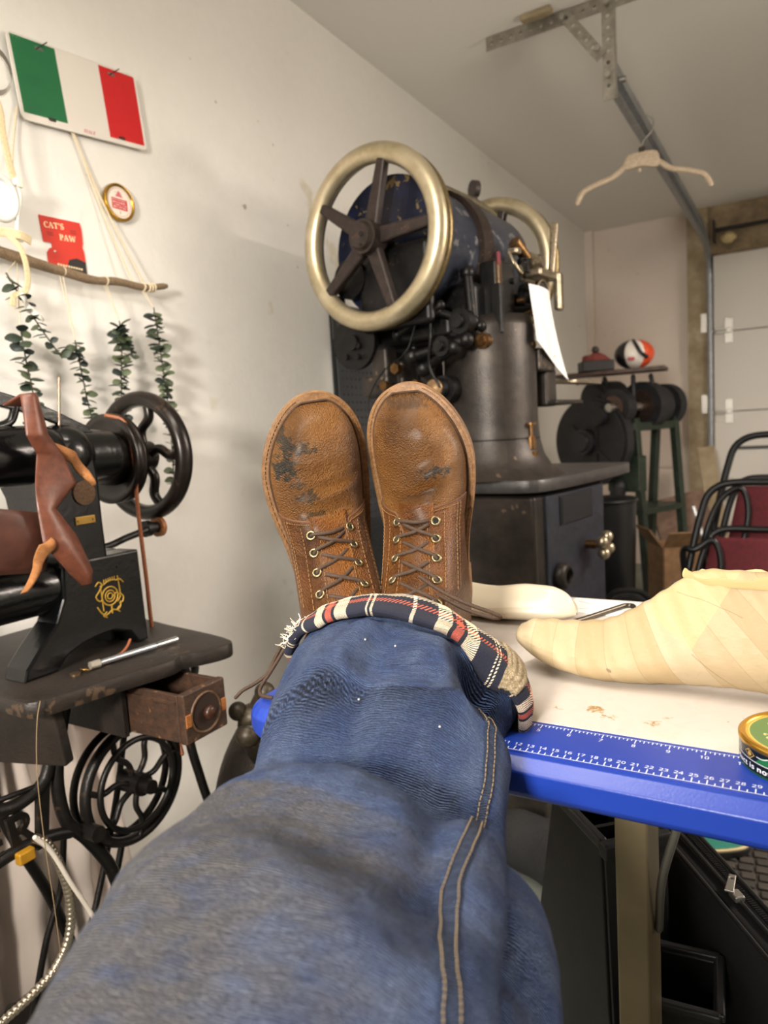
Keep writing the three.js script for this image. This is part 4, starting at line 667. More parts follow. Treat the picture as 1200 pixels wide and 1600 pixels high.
  obj('pitman_rod', tubeHY(-1.03, [[0.791, 0.56], [0.76, 0.45], [0.72, 0.34], [0.66, 0.2], [0.6, 0.06]], 0.0055, 30, 8), ironM, t);
  obj('brace_rod', tubeHY(-1.06, [[0.79, 0.36], [0.76, 0.28], [0.72, 0.16], [0.69, 0.06]], 0.006, 30, 8), ironM, t);
  obj('brace_rod', tubeHY(-1.1, [[0.7, 0.4], [0.68, 0.3], [0.645, 0.23], [0.6, 0.1]], 0.0055, 30, 8), ironM, t);
  obj('pedal', [prismX([[0.5, 0.02], [0.82, 0.05], [0.82, 0.06], [0.5, 0.03]], -1.25, -1.0, 0.002)], ironM, t);
  settle(t, -1.08, 0, -0.76);
}
// ------------------------------------------------------------------ black leather patching machine
{
  const t = thing('patching_machine', 'black antique long-arm leather sewing machine with a big handwheel', 'sewing machine');
  const slab = [[0.829, 0.873], [0.833, 0.712], [0.812, 0.711], [0.796, 0.735], [0.765, 0.746], [0.73, 0.745], [0.7, 0.74], [0.675, 0.73], [0.655, 0.711], [0.6, 0.711], [0.605, 0.728], [0.63, 0.755], [0.662, 0.785], [0.678, 0.82], [0.682, 0.875]];
  const holes = [circPath(0.781, 0.851, 0.0055)];
  obj('base', [prismX(slab, -1.05, -0.995, 0.004, holes), prismX(slab.slice(0, 2).concat([[0.8, 0.712], [0.8, 0.8], [0.7, 0.82], [0.69, 0.873]]), -1.22, -1.05, 0.004)], japan, t);
  obj('bed_arm', [(() => { const g = new THREE.CylinderGeometry(0.046, 0.05, 0.5, 40); g.rotateX(Math.PI / 2); g.scale(1, 0.9, 1); g.translate(-1.05, 0.838, -0.46); return g; })(), ball(0.05, -1.05, 0.838, -0.705)], japan, t);
  obj('column', prismX([[0.68, 0.868], [0.682, 0.93], [0.676, 0.98], [0.664, 1.01], [0.655, 1.03], [0.658, 1.055], [0.675, 1.066], [0.72, 1.068], [0.745, 1.06], [0.762, 1.04], [0.766, 1.0], [0.766, 0.93], [0.768, 0.868]], -1.12, -0.996, 0.006), japan, t);
  obj('arm', [(() => { const g = new THREE.CylinderGeometry(0.043, 0.046, 0.5, 44); g.rotateX(Math.PI / 2); g.translate(-1.035, 1.047, -0.44); return g; })(), ball(0.05, -1.04, 1.044, -0.735, 28), ball(0.046, -1.035, 1.047, -0.69, 28), at(new THREE.CylinderGeometry(0.05, 0.044, 0.12, 36), -1.08, 1.04, -0.79, Math.PI / 2, 0, 0)], japan, t);
  obj('badge', at(new THREE.CylinderGeometry(0.019, 0.02, 0.003, 40), -0.9945, 0.982, -0.734, 0, 0, Math.PI / 2).scale(1, 1, 1), mat(0xffffff, 0.5, 0.6, { map: mottle('#6b5138', '#3d2c20', { size: 0.02 }) }), t);
  obj('number_plate', [rbox(0.003, 0.013, 0.036, -0.9945, 0.938, -0.731, 0.001), cx(0.002, 0.005, -0.9935, 0.938, -0.745, 10), cx(0.002, 0.005, -0.9935, 0.938, -0.717, 10)], oldBrass, t);
  // gilt emblem: crowded scrollwork with rings round a centre
  const em = [], E = (h, y) => HY(-0.9945, 0.762 + h, 0.806 + y), line = (pts, r = 0.0011) => em.push(tube(pts.map(([h, y]) => E(h, y)), r, pts.length * 6, 5)), ringE = (r, rt, h = 0, y = 0) => { const g = torus(r, rt, 0, 0, 0, 40, 6); g.rotateY(Math.PI / 2); const p = E(h, y); g.translate(p.x, p.y, p.z); em.push(g); };
  ringE(0.0155, 0.0013); ringE(0.0095, 0.0011); ringE(0.005, 0.0012);
  line([[-0.026, 0.022], [-0.02, 0.027], [-0.014, 0.022], [-0.02, 0.012], [-0.027, 0.004], [-0.022, -0.004], [-0.015, -0.004]], 0.0014); line([[-0.017, 0.02], [-0.016, 0], [-0.015, -0.022]], 0.0012);
  line([[-0.011, 0.021], [0, 0.026], [0.013, 0.025]], 0.0011); for (let k = 0; k < 6; k++) line([[-0.01 + k * 0.0042, 0.0225 + k * 0.0006], [-0.009 + k * 0.0042, 0.029 + k * 0.0004]], 0.0008);
  line([[0.018, 0.03], [0.02, 0.012], [0.021, 0], [0.026, -0.006], [0.024, -0.014], [0.018, -0.016]], 0.0013); line([[0.014, 0.024], [0.022, 0.024], [0.028, 0.018]], 0.0016); line([[0.005, -0.002], [0.013, 0.003], [0.02, -0.004], [0.014, -0.012]], 0.0012);
  line([[-0.026, -0.014], [-0.02, -0.024], [-0.012, -0.03], [-0.004, -0.027], [0.002, -0.024], [0.012, -0.026], [0.018, -0.022], [0.02, -0.014]], 0.0014); line([[-0.01, -0.034], [-0.016, -0.03], [-0.01, -0.025]], 0.0012); line([[0.001, -0.016], [0.001, -0.029]], 0.0016); line([[0.016, -0.03], [0.011, -0.026], [0.016, -0.021]], 0.0012);
  obj('gilt_emblem', em, goldPaint, t);
  // belt disc and handwheel on the shaft, axis along the arm
  const hub = [-1.14, 1.03];
  obj('belt_disc', [at(lathe([[0.0, -0.006], [0.06, -0.006], [0.072, -0.012], [0.084, -0.012], [0.084, -0.005], [0.077, 0], [0.084, 0.005], [0.084, 0.012], [0.072, 0.012], [0.06, 0.004], [0.05, 0.01], [0.0, 0.012]], 64), hub[0] + 0.02, hub[1], -0.895, Math.PI / 2), cz(0.05, 0.11, hub[0] + 0.03, hub[1], -0.83, 40, 0.035)], wheelIron, t);
  obj('shaft', [cz(0.024, 0.07, ...hub, -0.93), cz(0.036, 0.012, ...hub, -0.935), cz(0.036, 0.012, ...hub, -0.955), cz(0.03, 0.05, ...hub, -0.975)], wheelIron, t);
  const w = obj('handwheel', (() => { const g = new THREE.TorusGeometry(0.1135, 0.0155, 20, 96); g.scale(1, 1, 1.15); g.translate(hub[0], hub[1], -0.985); return g; })(), wheelIron, t);
  for (let k = 0; k < 5; k++) { const a = k / 5 * 2 * Math.PI + 0.05, q = (r, o) => V(hub[0] + r * Math.cos(a + o), hub[1] + r * Math.sin(a + o), -0.985); obj('spoke', tube([q(0.02, 0.1), q(0.05, 0.22), q(0.08, -0.08), q(0.108, 0.02)], 0.0095, 24, 10), wheelIron, w); }
  obj('lever', [prismX([[0.45, 1.2], [0.64, 1.143], [0.7, 1.126], [0.78, 1.09], [0.79, 1.078], [0.765, 1.078], [0.69, 1.108], [0.64, 1.12], [0.45, 1.178]], -1.04, -1.03, 0.002), tubeHY(-1.035, [[0.66, 1.12], [0.65, 1.1], [0.63, 1.092], [0.6, 1.09]], 0.007, 14, 8)], japan, t);
  obj('spool_pin', tubeHY(-1.03, [[0.737, 1.167], [0.728, 1.09]], 0.0022, 6, 8), mat(0x8d7b6c, 0.3, 0.9), t);
  const cr = obj('winder_arm', [tubeHY(-1.1, [[0.79, 0.872], [0.85, 0.872], [0.89, 0.88], [0.94, 0.888]], 0.0065, 24, 10), cz(0.016, 0.012, -1.11, 0.889, -0.95), cz(0.011, 0.03, -1.11, 0.889, -0.962)], ironM, t);
  obj('winder_wheel', cz(0.02, 0.009, -1.11, 0.889, -0.98, 32), mat(0xffffff, 0.6, 0, { map: mottle('#a8713f', '#7a4a26', { size: 0.03 }) }), cr);
  settle(t, -1.05, 0.71, -0.75);
}
// drive belt, leather scraps, tool
const hideM = mat(0xffffff, 0.38, 0, { map: mottle('#6f402e', '#552e20', { size: 0.12 }), bump: fineBump, bumpSize: 0.03, bumpScale: 0.0003, clearcoat: 0.15, clearcoatRoughness: 0.4 });
const darkHide = mat(0xffffff, 0.32, 0, { map: mottle('#4a2c23', '#3a221b', { size: 0.2 }), clearcoat: 0.2, clearcoatRoughness: 0.35 }), suede = mat(0xffffff, 0.85, 0, { map: mottle('#a36d3f', '#85552b', { size: 0.05 }) });
tag(obj('drive_belt', tube([[-1.1, 1.11, -0.875], [-1.075, 1.1, -0.889], [-1.06, 1.07, -0.89], [-1.057, 1.03, -0.892], [-1.06, 0.94, -0.892], [-1.06, 0.81, -0.895], [-1.06, 0.7, -0.898], [-1.03, 0.6, -0.89], [-0.99, 0.48, -0.878]], 0.0038, 90, 10), mat(0xffffff, 0.45, 0, { map: mottle('#9a5d38', '#7c452a', { size: 0.03 }) })), 'thin tan leather drive belt running down from the belt disc', 'belt');
tag(obj('leather_scrap', ribbon([[0.622, 1.122, -0.05], [0.626, 1.134, -0.015], [0.618, 1.076], [0.634, 1.048], [0.628, 1.002], [0.626, 0.965], [0.626, 0.918], [0.661, 0.868], [0.683, 0.843]], [[0.66, 1.118, -0.05], [0.651, 1.136, -0.015], [0.652, 1.075], [0.677, 1.043], [0.695, 1.0], [0.655, 0.966], [0.682, 0.92], [0.701, 0.863], [0.696, 0.849]], -0.955, 0.012, 0.003, 80), hideM), 'zigzag offcut of reddish brown leather draped over the sewing machine arm', 'leather');
tag(obj('leather_scrap', ribbon([[0.636, 0.925], [0.616, 0.918], [0.603, 0.887], [0.579, 0.855]], [[0.64, 0.914], [0.632, 0.905], [0.616, 0.884], [0.59, 0.858]], -0.948, 0.005, 0.003, 30), suede), 'narrow tail of leather hanging with its tan flesh side out', 'leather');
tag(obj('leather_scrap', ribbon([[0.672, 1.062], [0.706, 1.047], [0.726, 1.018], [0.731, 0.996]], [[0.67, 1.048], [0.698, 1.028], [0.718, 1.005], [0.729, 0.993]], -0.968, 0.006, 0.003, 24), suede), 'pale tan leather flap curling behind the zigzag offcut', 'leather');
tag(obj('leather_scrap', ribbon([[0.46, 1.0, -0.03], [0.57, 0.978], [0.648, 0.96]], [[0.46, 0.89, -0.03], [0.56, 0.882], [0.645, 0.872]], -0.985, 0.01, 0.003, 30), darkHide), 'flat dark brown leather panel hanging behind the zigzag offcut', 'leather');
{
  const t = thing('screwdriver_handle', 'chrome tool handle with a knurled collar lying on the wooden treadle top', 'tool'), a = V(-0.951, 0.7175, -0.679), b = V(-0.927, 0.7175, -0.834), L = (s) => a.clone().lerp(b, s);
  obj('collar', cylBetween(L(0), L(0.1), 0.0065, 0.0068, 18), mat(0xb8b2a4, 0.35, 1, { bump: fineBump, bumpSize: 0.008, bumpScale: 0.001 }), t);
  obj('grip', cylBetween(L(0.11), L(0.74), 0.0048, 0.0052, 24), mat(0xbfc6cc, 0.22, 0.9), t); obj('end_cap', cylBetween(L(0.75), L(1), 0.005, 0.0056, 24), chrome, t);
  obj('ring', (() => { const g = torus(0.007, 0.0012, 0, 0, 0, 24, 6); g.rotateX(1.2); const p = L(-0.05); g.translate(p.x, 0.714, p.z); return g; })(), oldBrass, t);
  settle(t, -0.94, 0.711, -0.75);
}
tag(obj('washer', cy(0.0085, 0.003, -0.955, 0.7118, -0.655, 20), mat(0x7b684f, 0.4, 0.9)), 'small brass washer on the wooden treadle top', 'washer');
tag(obj('leather_offcut', tube([[-0.95, 0.7135, -0.715], [-0.962, 0.714, -0.735], [-0.965, 0.715, -0.75], [-0.968, 0.722, -0.765], [-0.97, 0.73, -0.773]], 0.0024, 24, 6), mat(0x8a4a2b, 0.6)), 'thin curl of tan leather behind the chrome tool handle', 'leather');
tag(obj('thread', tubeHY(-0.9, [[0.56, 0.712], [0.553, 0.69], [0.544, 0.623], [0.542, 0.531], [0.545, 0.416], [0.546, 0.327]], 0.0007, 40, 5), mat(0x8c7657, 0.8)), 'loose waxed thread hanging from the wooden treadle top', 'thread');
// flexible metal conduit and pale cable under the stand
{
  const c = new THREE.CatmullRomCurve3([[0.57, 0.49], [0.589, 0.468], [0.607, 0.411], [0.613, 0.349], [0.602, 0.304], [0.575, 0.275], [0.533, 0.262], [0.46, 0.25], [0.35, 0.2]].map(([h, y]) => HY(-0.97, h, y))), fr = c.computeFrenetFrames(900);
  const g = gridGeo(14, 900, (i, j) => { const k = Math.round(j * 900), p = c.getPointAt(j), r = 0.0062 * (1 + 0.16 * Math.abs(Math.sin(j * Math.PI * 62))), a = i * 2 * Math.PI; return p.addScaledVector(fr.normals[k], r * Math.cos(a)).addScaledVector(fr.binormals[k], r * Math.sin(a)); });
  tag(obj('flexible_conduit', g, mat(0xbcb2a0, 0.3, 0.95)), 'ribbed silver metal conduit curving under the treadle stand', 'conduit');
  tag(obj('cable', tubeHY(-0.952, [[0.56, 0.5], [0.579, 0.472], [0.607, 0.4], [0.633, 0.336], [0.65, 0.281], [0.655, 0.2], [0.65, 0.01]], 0.0036, 50, 8), mat(0xd9d0c4, 0.5)), 'smooth pale cable hanging beside the ribbed conduit', 'cable');
  tag(obj('yellow_clip', [rbox(0.014, 0.018, 0.026, -0.985, 0.462, -0.562, 0.003)], mat(0xa87a18, 0.5)), 'yellow plastic clip behind the cast lettering', 'clip');
}
// crumpled plastic sheet hanging behind the stand, old plank on the floor
tag(obj('plastic_sheet', sheetGeo(90, 24, (i, j) => { const z = lerp(-0.2, -0.95, i), y = lerp(0.0, 0.52 - 0.06 * Math.sin(i * 6), j); return V(-1.285 + 0.026 * Math.sin(i * 46 + 2.2 * fbm(i * 5, j, 1)) + 0.03 * fbm(i * 8, j * 2.5, 3.3, 3), y, z); }, 0.0015), mat(0xd6c9bf, 0.34, 0)), 'crumpled translucent white sheet draped behind the treadle stand', 'sheet');
tag(obj('floor_plank', at(rbox(0.09, 0.03, 0.9, 0, 0, 0, 0.005), -0.9, 0.016, -0.62, 0, 0.1, 0), darkWood), 'dark wooden plank on the floor under the treadle stand', 'plank');
// dark cast machine on the floor between the stand and the blue table
{
  const t = thing('iron_jack', 'dark cast iron jack with a lobed top behind the denim knee', 'iron jack'), m = mat(0xffffff, 0.5, 0.3, { map: mottle('#2d251e', '#191512', { size: 0.2, chip: '#4a3b2c', chipAt: 0.3 }), bump: fineBump, bumpSize: 0.1, bumpScale: 0.001 });
  obj('body', [(() => { const g = new THREE.SphereGeometry(0.16, 36, 24); g.scale(0.74, 1.2, 0.7); g.rotateX(-0.3); g.translate(-0.845, 0.38, -0.965); return g; })(), cy(0.11, 0.3, -0.845, 0.15, -0.975, 36)], m, t);
  obj('neck', tube([[-0.83, 0.47, -0.94], [-0.815, 0.53, -0.9], [-0.8, 0.57, -0.875]], 0.032, 20, 14), m, t);
  obj('lobed_head', [ball(0.024, -0.8, 0.585, -0.868), ball(0.016, -0.815, 0.6, -0.85), ball(0.017, -0.775, 0.63, -0.875), ball(0.02, -0.8, 0.56, -0.852), tube([[-0.8, 0.585, -0.868], [-0.788, 0.608, -0.872], [-0.775, 0.63, -0.875]], 0.014, 12, 10), tube([[-0.8, 0.585, -0.868], [-0.815, 0.6, -0.85]], 0.014, 8, 10)], mat(0xffffff, 0.45, 0.4, { map: mottle('#4b4132', '#2b251d', { size: 0.06 }) }), t);
  settle(t, -0.82, 0, -0.98);
}
// ------------------------------------------------------------------ things on the left wall
const onWall = (h, y, d = 0) => V(WX + d, y, -h);
const wallQ = new THREE.Quaternion().setFromRotationMatrix(new THREE.Matrix4().makeBasis(V(0, 0, -1), V(0, 1, 0), V(1, 0, 0)));
function wallThing(name, label, category, h, y, d, roll, group) { const g = thing(name, label, category, [WX + d, y, -h], 0, group); g.quaternion.copy(wallQ).multiply(new THREE.Quaternion().setFromAxisAngle(V(0, 0, 1), roll)); return g; }
const planUV = (g, w, h) => { const p = g.attributes.position; for (let i = 0; i < p.count; i++) g.attributes.uv.setXY(i, p.getX(i) / w + 0.5, p.getY(i) / h + 0.5); return g; };
function rrect(w, h, r) { const s = new THREE.Shape(), a = -w / 2, b = -h / 2; s.moveTo(a + r, b); s.lineTo(a + w - r, b); s.absarc(a + w - r, b + r, r, -Math.PI / 2, 0); s.lineTo(a + w, b + h - r); s.absarc(a + w - r, b + h - r, r, 0, Math.PI / 2); s.lineTo(a + r, b + h); s.absarc(a + r, b + h - r, r, Math.PI / 2, Math.PI); s.lineTo(a, b + r); s.absarc(a + r, b + r, r, Math.PI, 1.5 * Math.PI); return s; }
{
  const W = 0.3145, H = 0.158, g = wallThing('flag_plate', 'metal plate with green, white and red stripes nailed to the wall', 'sign', 1.074, 1.7925, 0.012, 5.7 * D2R);
  const slots = []; for (const [sx, sy] of [[-1, 1], [1, 1], [-1, -1], [1, -1]]) { const s = [], r = 0.0036, l = 0.006; for (let i = 0; i <= 8; i++) { const a = Math.PI / 2 - i / 8 * Math.PI; s.push([sx * 0.088 + l + r * Math.cos(a), sy * 0.0655 + r * Math.sin(a)]); } for (let i = 0; i <= 8; i++) { const a = -Math.PI / 2 - i / 8 * Math.PI; s.push([sx * 0.088 - l + r * Math.cos(a), sy * 0.0655 + r * Math.sin(a)]); } slots.push(s); }
  const tex = canTex(1024, 512, (c) => {
    c.fillStyle = '#dcd6cd'; c.fillRect(0, 0, 1024, 512); c.fillStyle = '#14663a'; c.fillRect(22, 10, 322, 456); c.fillStyle = '#c4161b'; c.fillRect(690, 10, 314, 470);
    c.fillStyle = '#b5262a'; c.font = 'italic bold 30px serif'; c.textAlign = 'center'; c.fillText('ITALY', 512, 494);
    c.strokeStyle = 'rgba(235,240,235,0.7)'; c.lineWidth = 2; for (let i = 0; i < 14; i++) { const x = 24 + rnd() * 70, y = 12 + rnd() * 18; c.beginPath(); c.moveTo(x, y); c.lineTo(x + 6 * rnd(), y + 5 * rnd()); c.stroke(); }
  });
  const pg = prism(rrect(W, H, 0.012), 0.0012, 0.0004, slots); planUV(pg, W, H);
  obj('plate', pg, mat(0xffffff, 0.32, 0.05, { map: tex }), g, true);
  { const pts = rrect(W - 0.002, H - 0.002, 0.012).getPoints(10).map((p) => V(p.x, p.y, -0.0005)); pts.pop(); obj('rolled_edge', tube(pts, 0.0017, 220, 6, true), mat(0xd9d4cb, 0.35, 0.1), g); }
  for (const sx of [-0.09, 0.088]) obj('nail', [tube([[sx, 0.066, -0.012], [sx + 0.012, 0.076, 0.014]], 0.0011, 4, 7)], mat(0x2c2825, 0.4, 0.8), g);
}
{
  const g = wallThing('polish_tin', 'round gold-rimmed tin lid with a red label hung on the wall', 'tin', 1.146, 1.594, 0.003, 0);
  const R = 0.0405, tex = canTex(512, 512, (c) => {
    c.fillStyle = '#e6ddd0'; c.fillRect(0, 0, 512, 512); c.strokeStyle = '#b8483e'; c.lineWidth = 6; c.beginPath(); c.arc(256, 256, 226, 0, 7); c.stroke();
    c.fillStyle = '#c02a35'; c.fillRect(96, 196, 320, 176); c.fillStyle = '#c9707a'; c.beginPath(); c.moveTo(256, 60); c.lineTo(330, 170); c.lineTo(182, 170); c.fill();
    c.fillStyle = '#efe6dc'; for (let i = 0; i < 4; i++) for (let k = 0; k < 7; k++) c.fillRect(120 + k * 40, 216 + i * 38, 12 + rnd() * 22, 14); c.fillStyle = '#b8483e'; for (let i = 0; i < 3; i++) for (let k = 0; k < 5; k++) c.fillRect(176 + k * 34, 92 + i * 30, 8 + rnd() * 18, 9); c.fillRect(250, 396, 14, 46);
  });
  obj('rim', at(lathe([[R - 0.008, 0.001], [R - 0.006, 0.008], [R - 0.002, 0.0095], [R, 0.0075], [R, 0]], 64), 0, 0, 0, Math.PI / 2), mat(0xa8812f, 0.25, 0.95), g);
  const f = new THREE.CircleGeometry(R - 0.0065, 48); f.translate(0, 0, 0.0055); obj('label_disc', f, mat(0xffffff, 0.35, 0.1, { map: tex }), g, true);
}
{
  const W = 0.098, H = 0.104, g = wallThing('red_card', 'torn red card with cream lettering taped to the wall', 'card', 0.995, 1.4745, 0.002, 0.03);
  const tex = canTex(512, 544, (c) => {
    c.fillStyle = '#c9301f'; c.fillRect(0, 0, 512, 544); c.fillStyle = '#f1e0b4'; c.font = 'bold 84px serif'; c.textAlign = 'left';
    c.save(); c.translate(44, 118); c.rotate(-0.05); c.fillText("CAT'S", 0, 0, 250); c.restore(); c.save(); c.translate(214, 222); c.rotate(-0.02); c.fillText('PAW', 0, 0, 240); c.restore();
    c.fillStyle = '#7d1f18'; for (const [x, y] of [[70, 160], [70, 182], [360, 96], [360, 120]]) c.fillRect(x, y, 74, 10);
    c.fillStyle = '#1e1a1a'; c.beginPath(); c.moveTo(250, 544); c.lineTo(300, 420); c.lineTo(400, 390); c.lineTo(512, 420); c.lineTo(512, 544); c.fill();
    c.fillStyle = '#f1e0b4'; for (let k = 0; k < 10; k++) c.fillRect(150 + k * 32, 474 + k * 2, 20, 20);
  });
  const s = [[-0.049, 0.052], [0.046, 0.0525], [0.049, 0.04], [0.0485, 0.012], [0.046, 0.002], [0.0475, -0.004], [0.049, -0.012], [0.049, -0.052], [-0.036, -0.052], [-0.041, -0.04], [-0.0405, -0.02], [-0.035, -0.012], [-0.027, -0.008], [-0.028, 0.001], [-0.046, 0.0005]];
  obj('card', planUV(prism(s, 0.0012), W, H), mat(0xffffff, 0.6, 0, { map: tex }), g, true);
  obj('push_pin', ball(0.0022, -0.024, -0.016, 0.002, 10), mat(0xe8e4da, 0.3), g);
}
// driftwood hanger with cords
const cordM = mat(0xffffff, 0.85, 0, { map: mottle('#e4d8bf', '#c9b795', { size: 0.02 }) });
{
  const t = thing('driftwood_hanger', 'driftwood stick hanging level on pale cords against the wall', 'wall hanging');
  const d = WX + 0.03, pts = [[0.62, 1.43], [0.72, 1.424], [0.8, 1.431], [0.86, 1.425], [0.96, 1.413], [1.04, 1.406], [1.1, 1.412], [1.18, 1.41], [1.225, 1.419], [1.246, 1.423]].map(([h, y]) => V(d, y, -h)), c = new THREE.CatmullRomCurve3(pts), fr = c.computeFrenetFrames(160);
  obj('stick', gridGeo(16, 160, (i, j) => { const k = Math.round(j * 160), r = (0.013 - 0.006 * j) * (1 + 0.25 * fbm(j * 14, Math.cos(i * 6.283), 2, 3)) * (j > 0.985 ? 0.75 : 1) * (j === 0 || j === 1 ? 0.01 : 1), a = i * 2 * Math.PI; return c.getPointAt(j).addScaledVector(fr.normals[k], r * Math.cos(a)).addScaledVector(fr.binormals[k], r * Math.sin(a)); }), mat(0xffffff, 0.8, 0, { map: mottle('#9a8468', '#64513d', { size: 0.05, k: 2 }), bump: fineBump, bumpSize: 0.04, bumpScale: 0.0012 }), t);
  for (const [a, b] of [[[1.042, 1.72], [1.139, 1.42]], [[1.036, 1.72], [1.172, 1.42]], [[0.92, 1.72], [0.875, 1.55]], [[0.875, 1.55], [0.7, 1.43]]]) obj('cord', tube([V(WX + 0.007, a[1], -a[0]), V(WX + 0.012, (a[1] + b[1]) / 2, -(a[0] + b[0]) / 2), V(d, b[1], -b[0])], 0.0021, 12, 7), cordM, t);
  for (const h of [0.868, 0.965, 1.068, 1.17, 1.184, 1.192, 1.2]) { const g = torus(0.0085, 0.002, 0, 0, 0, 20, 7); g.rotateY(0.15); g.translate(d, interp([[0.86, 1.425], [0.96, 1.413], [1.04, 1.406], [1.1, 1.412], [1.18, 1.41], [1.225, 1.419]], h), -h); obj('knot', g, cordM, t); }
  settle(t, d, 1.41, -0.95);
}
// eucalyptus sprigs hung from the stick, tips down
const leafG = (() => { const g = sheetGeo(4, 5, (i, j) => { const w = 0.5 * Math.sin(Math.PI * clamp(0.06 + 0.9 * j)) ** 0.75; return V((i - 0.5) * 2 * w * 0.9, j * 1.0, 0.12 * Math.sin(j * 3) - 0.3 * ((i - 0.5) * 2 * w) ** 2); }, 0.02); return g; })();
const leafMs = ['#34402f', '#263227', '#454f38', '#1f2a26', '#515c42'].map((c) => mat(new THREE.Color(c), 0.5, 0, { side: THREE.DoubleSide }));
const stemM = mat(0x3d3a2c, 0.7);
function sprig(label, path, n, size, strings, spread = 1) {
  const t = thing('eucalyptus_sprig', label, 'plant', [0, 0, 0], 0, 'dried eucalyptus hung from the driftwood'), c = new THREE.CatmullRomCurve3(path.map(([h, y, d = 0.05]) => V(WX + d, y, -h)));
  obj('stem', tube(c.getPoints(20), 0.0014, 40, 6), stemM, t);
  for (const [h0, y0] of strings) obj('string', tube([V(WX + 0.03, y0, -h0), V(WX + 0.04, (y0 + path[0][1]) / 2, -(h0 + path[0][0]) / 2), V(WX + (path[0][2] ?? 0.05), path[0][1], -path[0][0])], 0.0009, 10, 5), cordM, t);
  for (let k = 0; k < n; k++) {
    const u = 0.03 + 0.97 * (k + rnd() * 0.8) / n, p = c.getPoint(Math.min(1, u)), a = (k % 2) * Math.PI + k * 1.1 + rr(-0.4, 0.4), s = size * rr(0.7, 1.15) * (1 - 0.25 * u), dir = V(Math.cos(a) * 0.75, rr(-0.5, 0.35), Math.sin(a)).normalize();
    const m = new THREE.Mesh(leafG, leafMs[(k * 7 + (rnd() * 5 | 0)) % 5]); m.name = 'leaf'; m.castShadow = m.receiveShadow = true; m.position.copy(p); m.scale.set(s * 0.95 * spread, s, s);
    const x = dir.clone().cross(V(0.4, 0.7, 0.2)).normalize(), z = x.clone().cross(dir).normalize(); m.quaternion.setFromRotationMatrix(new THREE.Matrix4().makeBasis(x, dir, z)); m.rotateY(rr(-0.7, 0.7)); t.add(m);
  }
  return settle(t, WX + 0.05, path[0][1], -path[0][0]);
}
sprig('short sparse eucalyptus sprig left of the fullest one', [[0.962, 1.272], [0.968, 1.22], [0.975, 1.16], [0.985, 1.1]], 36, 0.025, [[0.957, 1.405], [0.965, 1.405]]);
sprig('full eucalyptus sprig on the second cord from the stick end', [[1.078, 1.322], [1.077, 1.27], [1.068, 1.2], [1.06, 1.13], [1.055, 1.08]], 78, 0.027, [[1.063, 1.4], [1.07, 1.4]]);
sprig('side twig of eucalyptus beside the fullest sprig', [[1.078, 1.3], [1.095, 1.27], [1.108, 1.245]], 14, 0.022, []);
sprig('long eucalyptus sprig hanging behind the black handwheel', [[1.178, 1.362], [1.185, 1.28], [1.19, 1.2], [1.195, 1.1], [1.19, 0.95]], 92, 0.027, [[1.167, 1.4], [1.175, 1.4]]);
sprig('leafy eucalyptus twig angled off at the picture edge', [[0.83, 1.385], [0.862, 1.33], [0.895, 1.28], [0.928, 1.235]], 26, 0.028, [[0.868, 1.42]]);
sprig('dark eucalyptus sprig hanging at the picture edge', [[0.845, 1.29], [0.85, 1.22], [0.856, 1.16], [0.85, 1.1]], 34, 0.028, [[0.868, 1.42]]);
// goggles hanging by an elastic strap
{
  const t = thing('safety_goggles', 'clear safety goggles hanging by a cream elastic strap', 'goggles'), x = -1.275, elastic = mat(0xffffff, 0.8, 0, { map: mottle('#e2d2ae', '#cdb98f', { size: 0.03 }) }), white = mat(0xdcdcd6, 0.35), band = (pts, w, m, name) => { const c = new THREE.CatmullRomCurve3(pts.map(([h, y, d = 0]) => HY(x + d, h, y)), false, 'centripetal'); return obj(name, sheetGeo(4, 50, (i, j) => { const p = c.getPoint(j), T = c.getTangent(j), s = T.clone().cross(V(1, 0, 0)).normalize(); return p.addScaledVector(s, (i - 0.5) * w); }, 0.0016), m, t); };
  band([[0.82, 1.72, 0.01], [0.849, 1.69], [0.853, 1.63], [0.862, 1.57], [0.866, 1.56]], 0.013, elastic, 'strap');
  band([[0.838, 1.455], [0.852, 1.435, 0.01], [0.858, 1.41, 0.014], [0.86, 1.37, 0.012], [0.852, 1.35, 0.008], [0.838, 1.345], [0.832, 1.325]], 0.011, elastic, 'strap');
  band([[0.8, 1.45], [0.83, 1.458], [0.86, 1.457, 0.006], [0.885, 1.452]], 0.016, elastic, 'strap');
  obj('frame', [(() => { const g = torus(0.03, 0.006, 0, 0, 0, 40, 10); g.scale(1, 1.25, 1); g.rotateY(Math.PI / 2); g.translate(x, 1.52, -0.833); return g; })(), tube([HY(x, 0.868, 1.56), HY(x, 0.872, 1.53), HY(x, 0.862, 1.49), HY(x, 0.857, 1.46)], 0.004, 24, 8), rbox(0.012, 0.014, 0.02, x, 1.555, -0.87, 0.003)], white, t);
  obj('lens', (() => { const g = new THREE.CylinderGeometry(0.03, 0.03, 0.003, 40); g.rotateZ(Math.PI / 2); g.scale(1, 1.25, 1); g.translate(x, 1.52, -0.833); return g; })(), mat(0xcfdbe4, 0.15, 0), t);
  for (const b of [rbox(0.006, 0.02, 0.012, x + 0.004, 1.556, -0.872, 0.002), rbox(0.005, 0.018, 0.018, x, 1.455, -0.86, 0.002)]) obj('buckle', b, mat(0xe3ddca, 0.3), t);
  obj('plastic_tail', ribbon([[0.848, 1.352], [0.862, 1.335], [0.886, 1.303]], [[0.842, 1.345], [0.856, 1.318], [0.884, 1.3]], x + 0.006, 0.002, 0.0016, 20), mat(0xd4d3ca, 0.2, 0), t);
  settle(t, x, 1.52, -0.845);
}
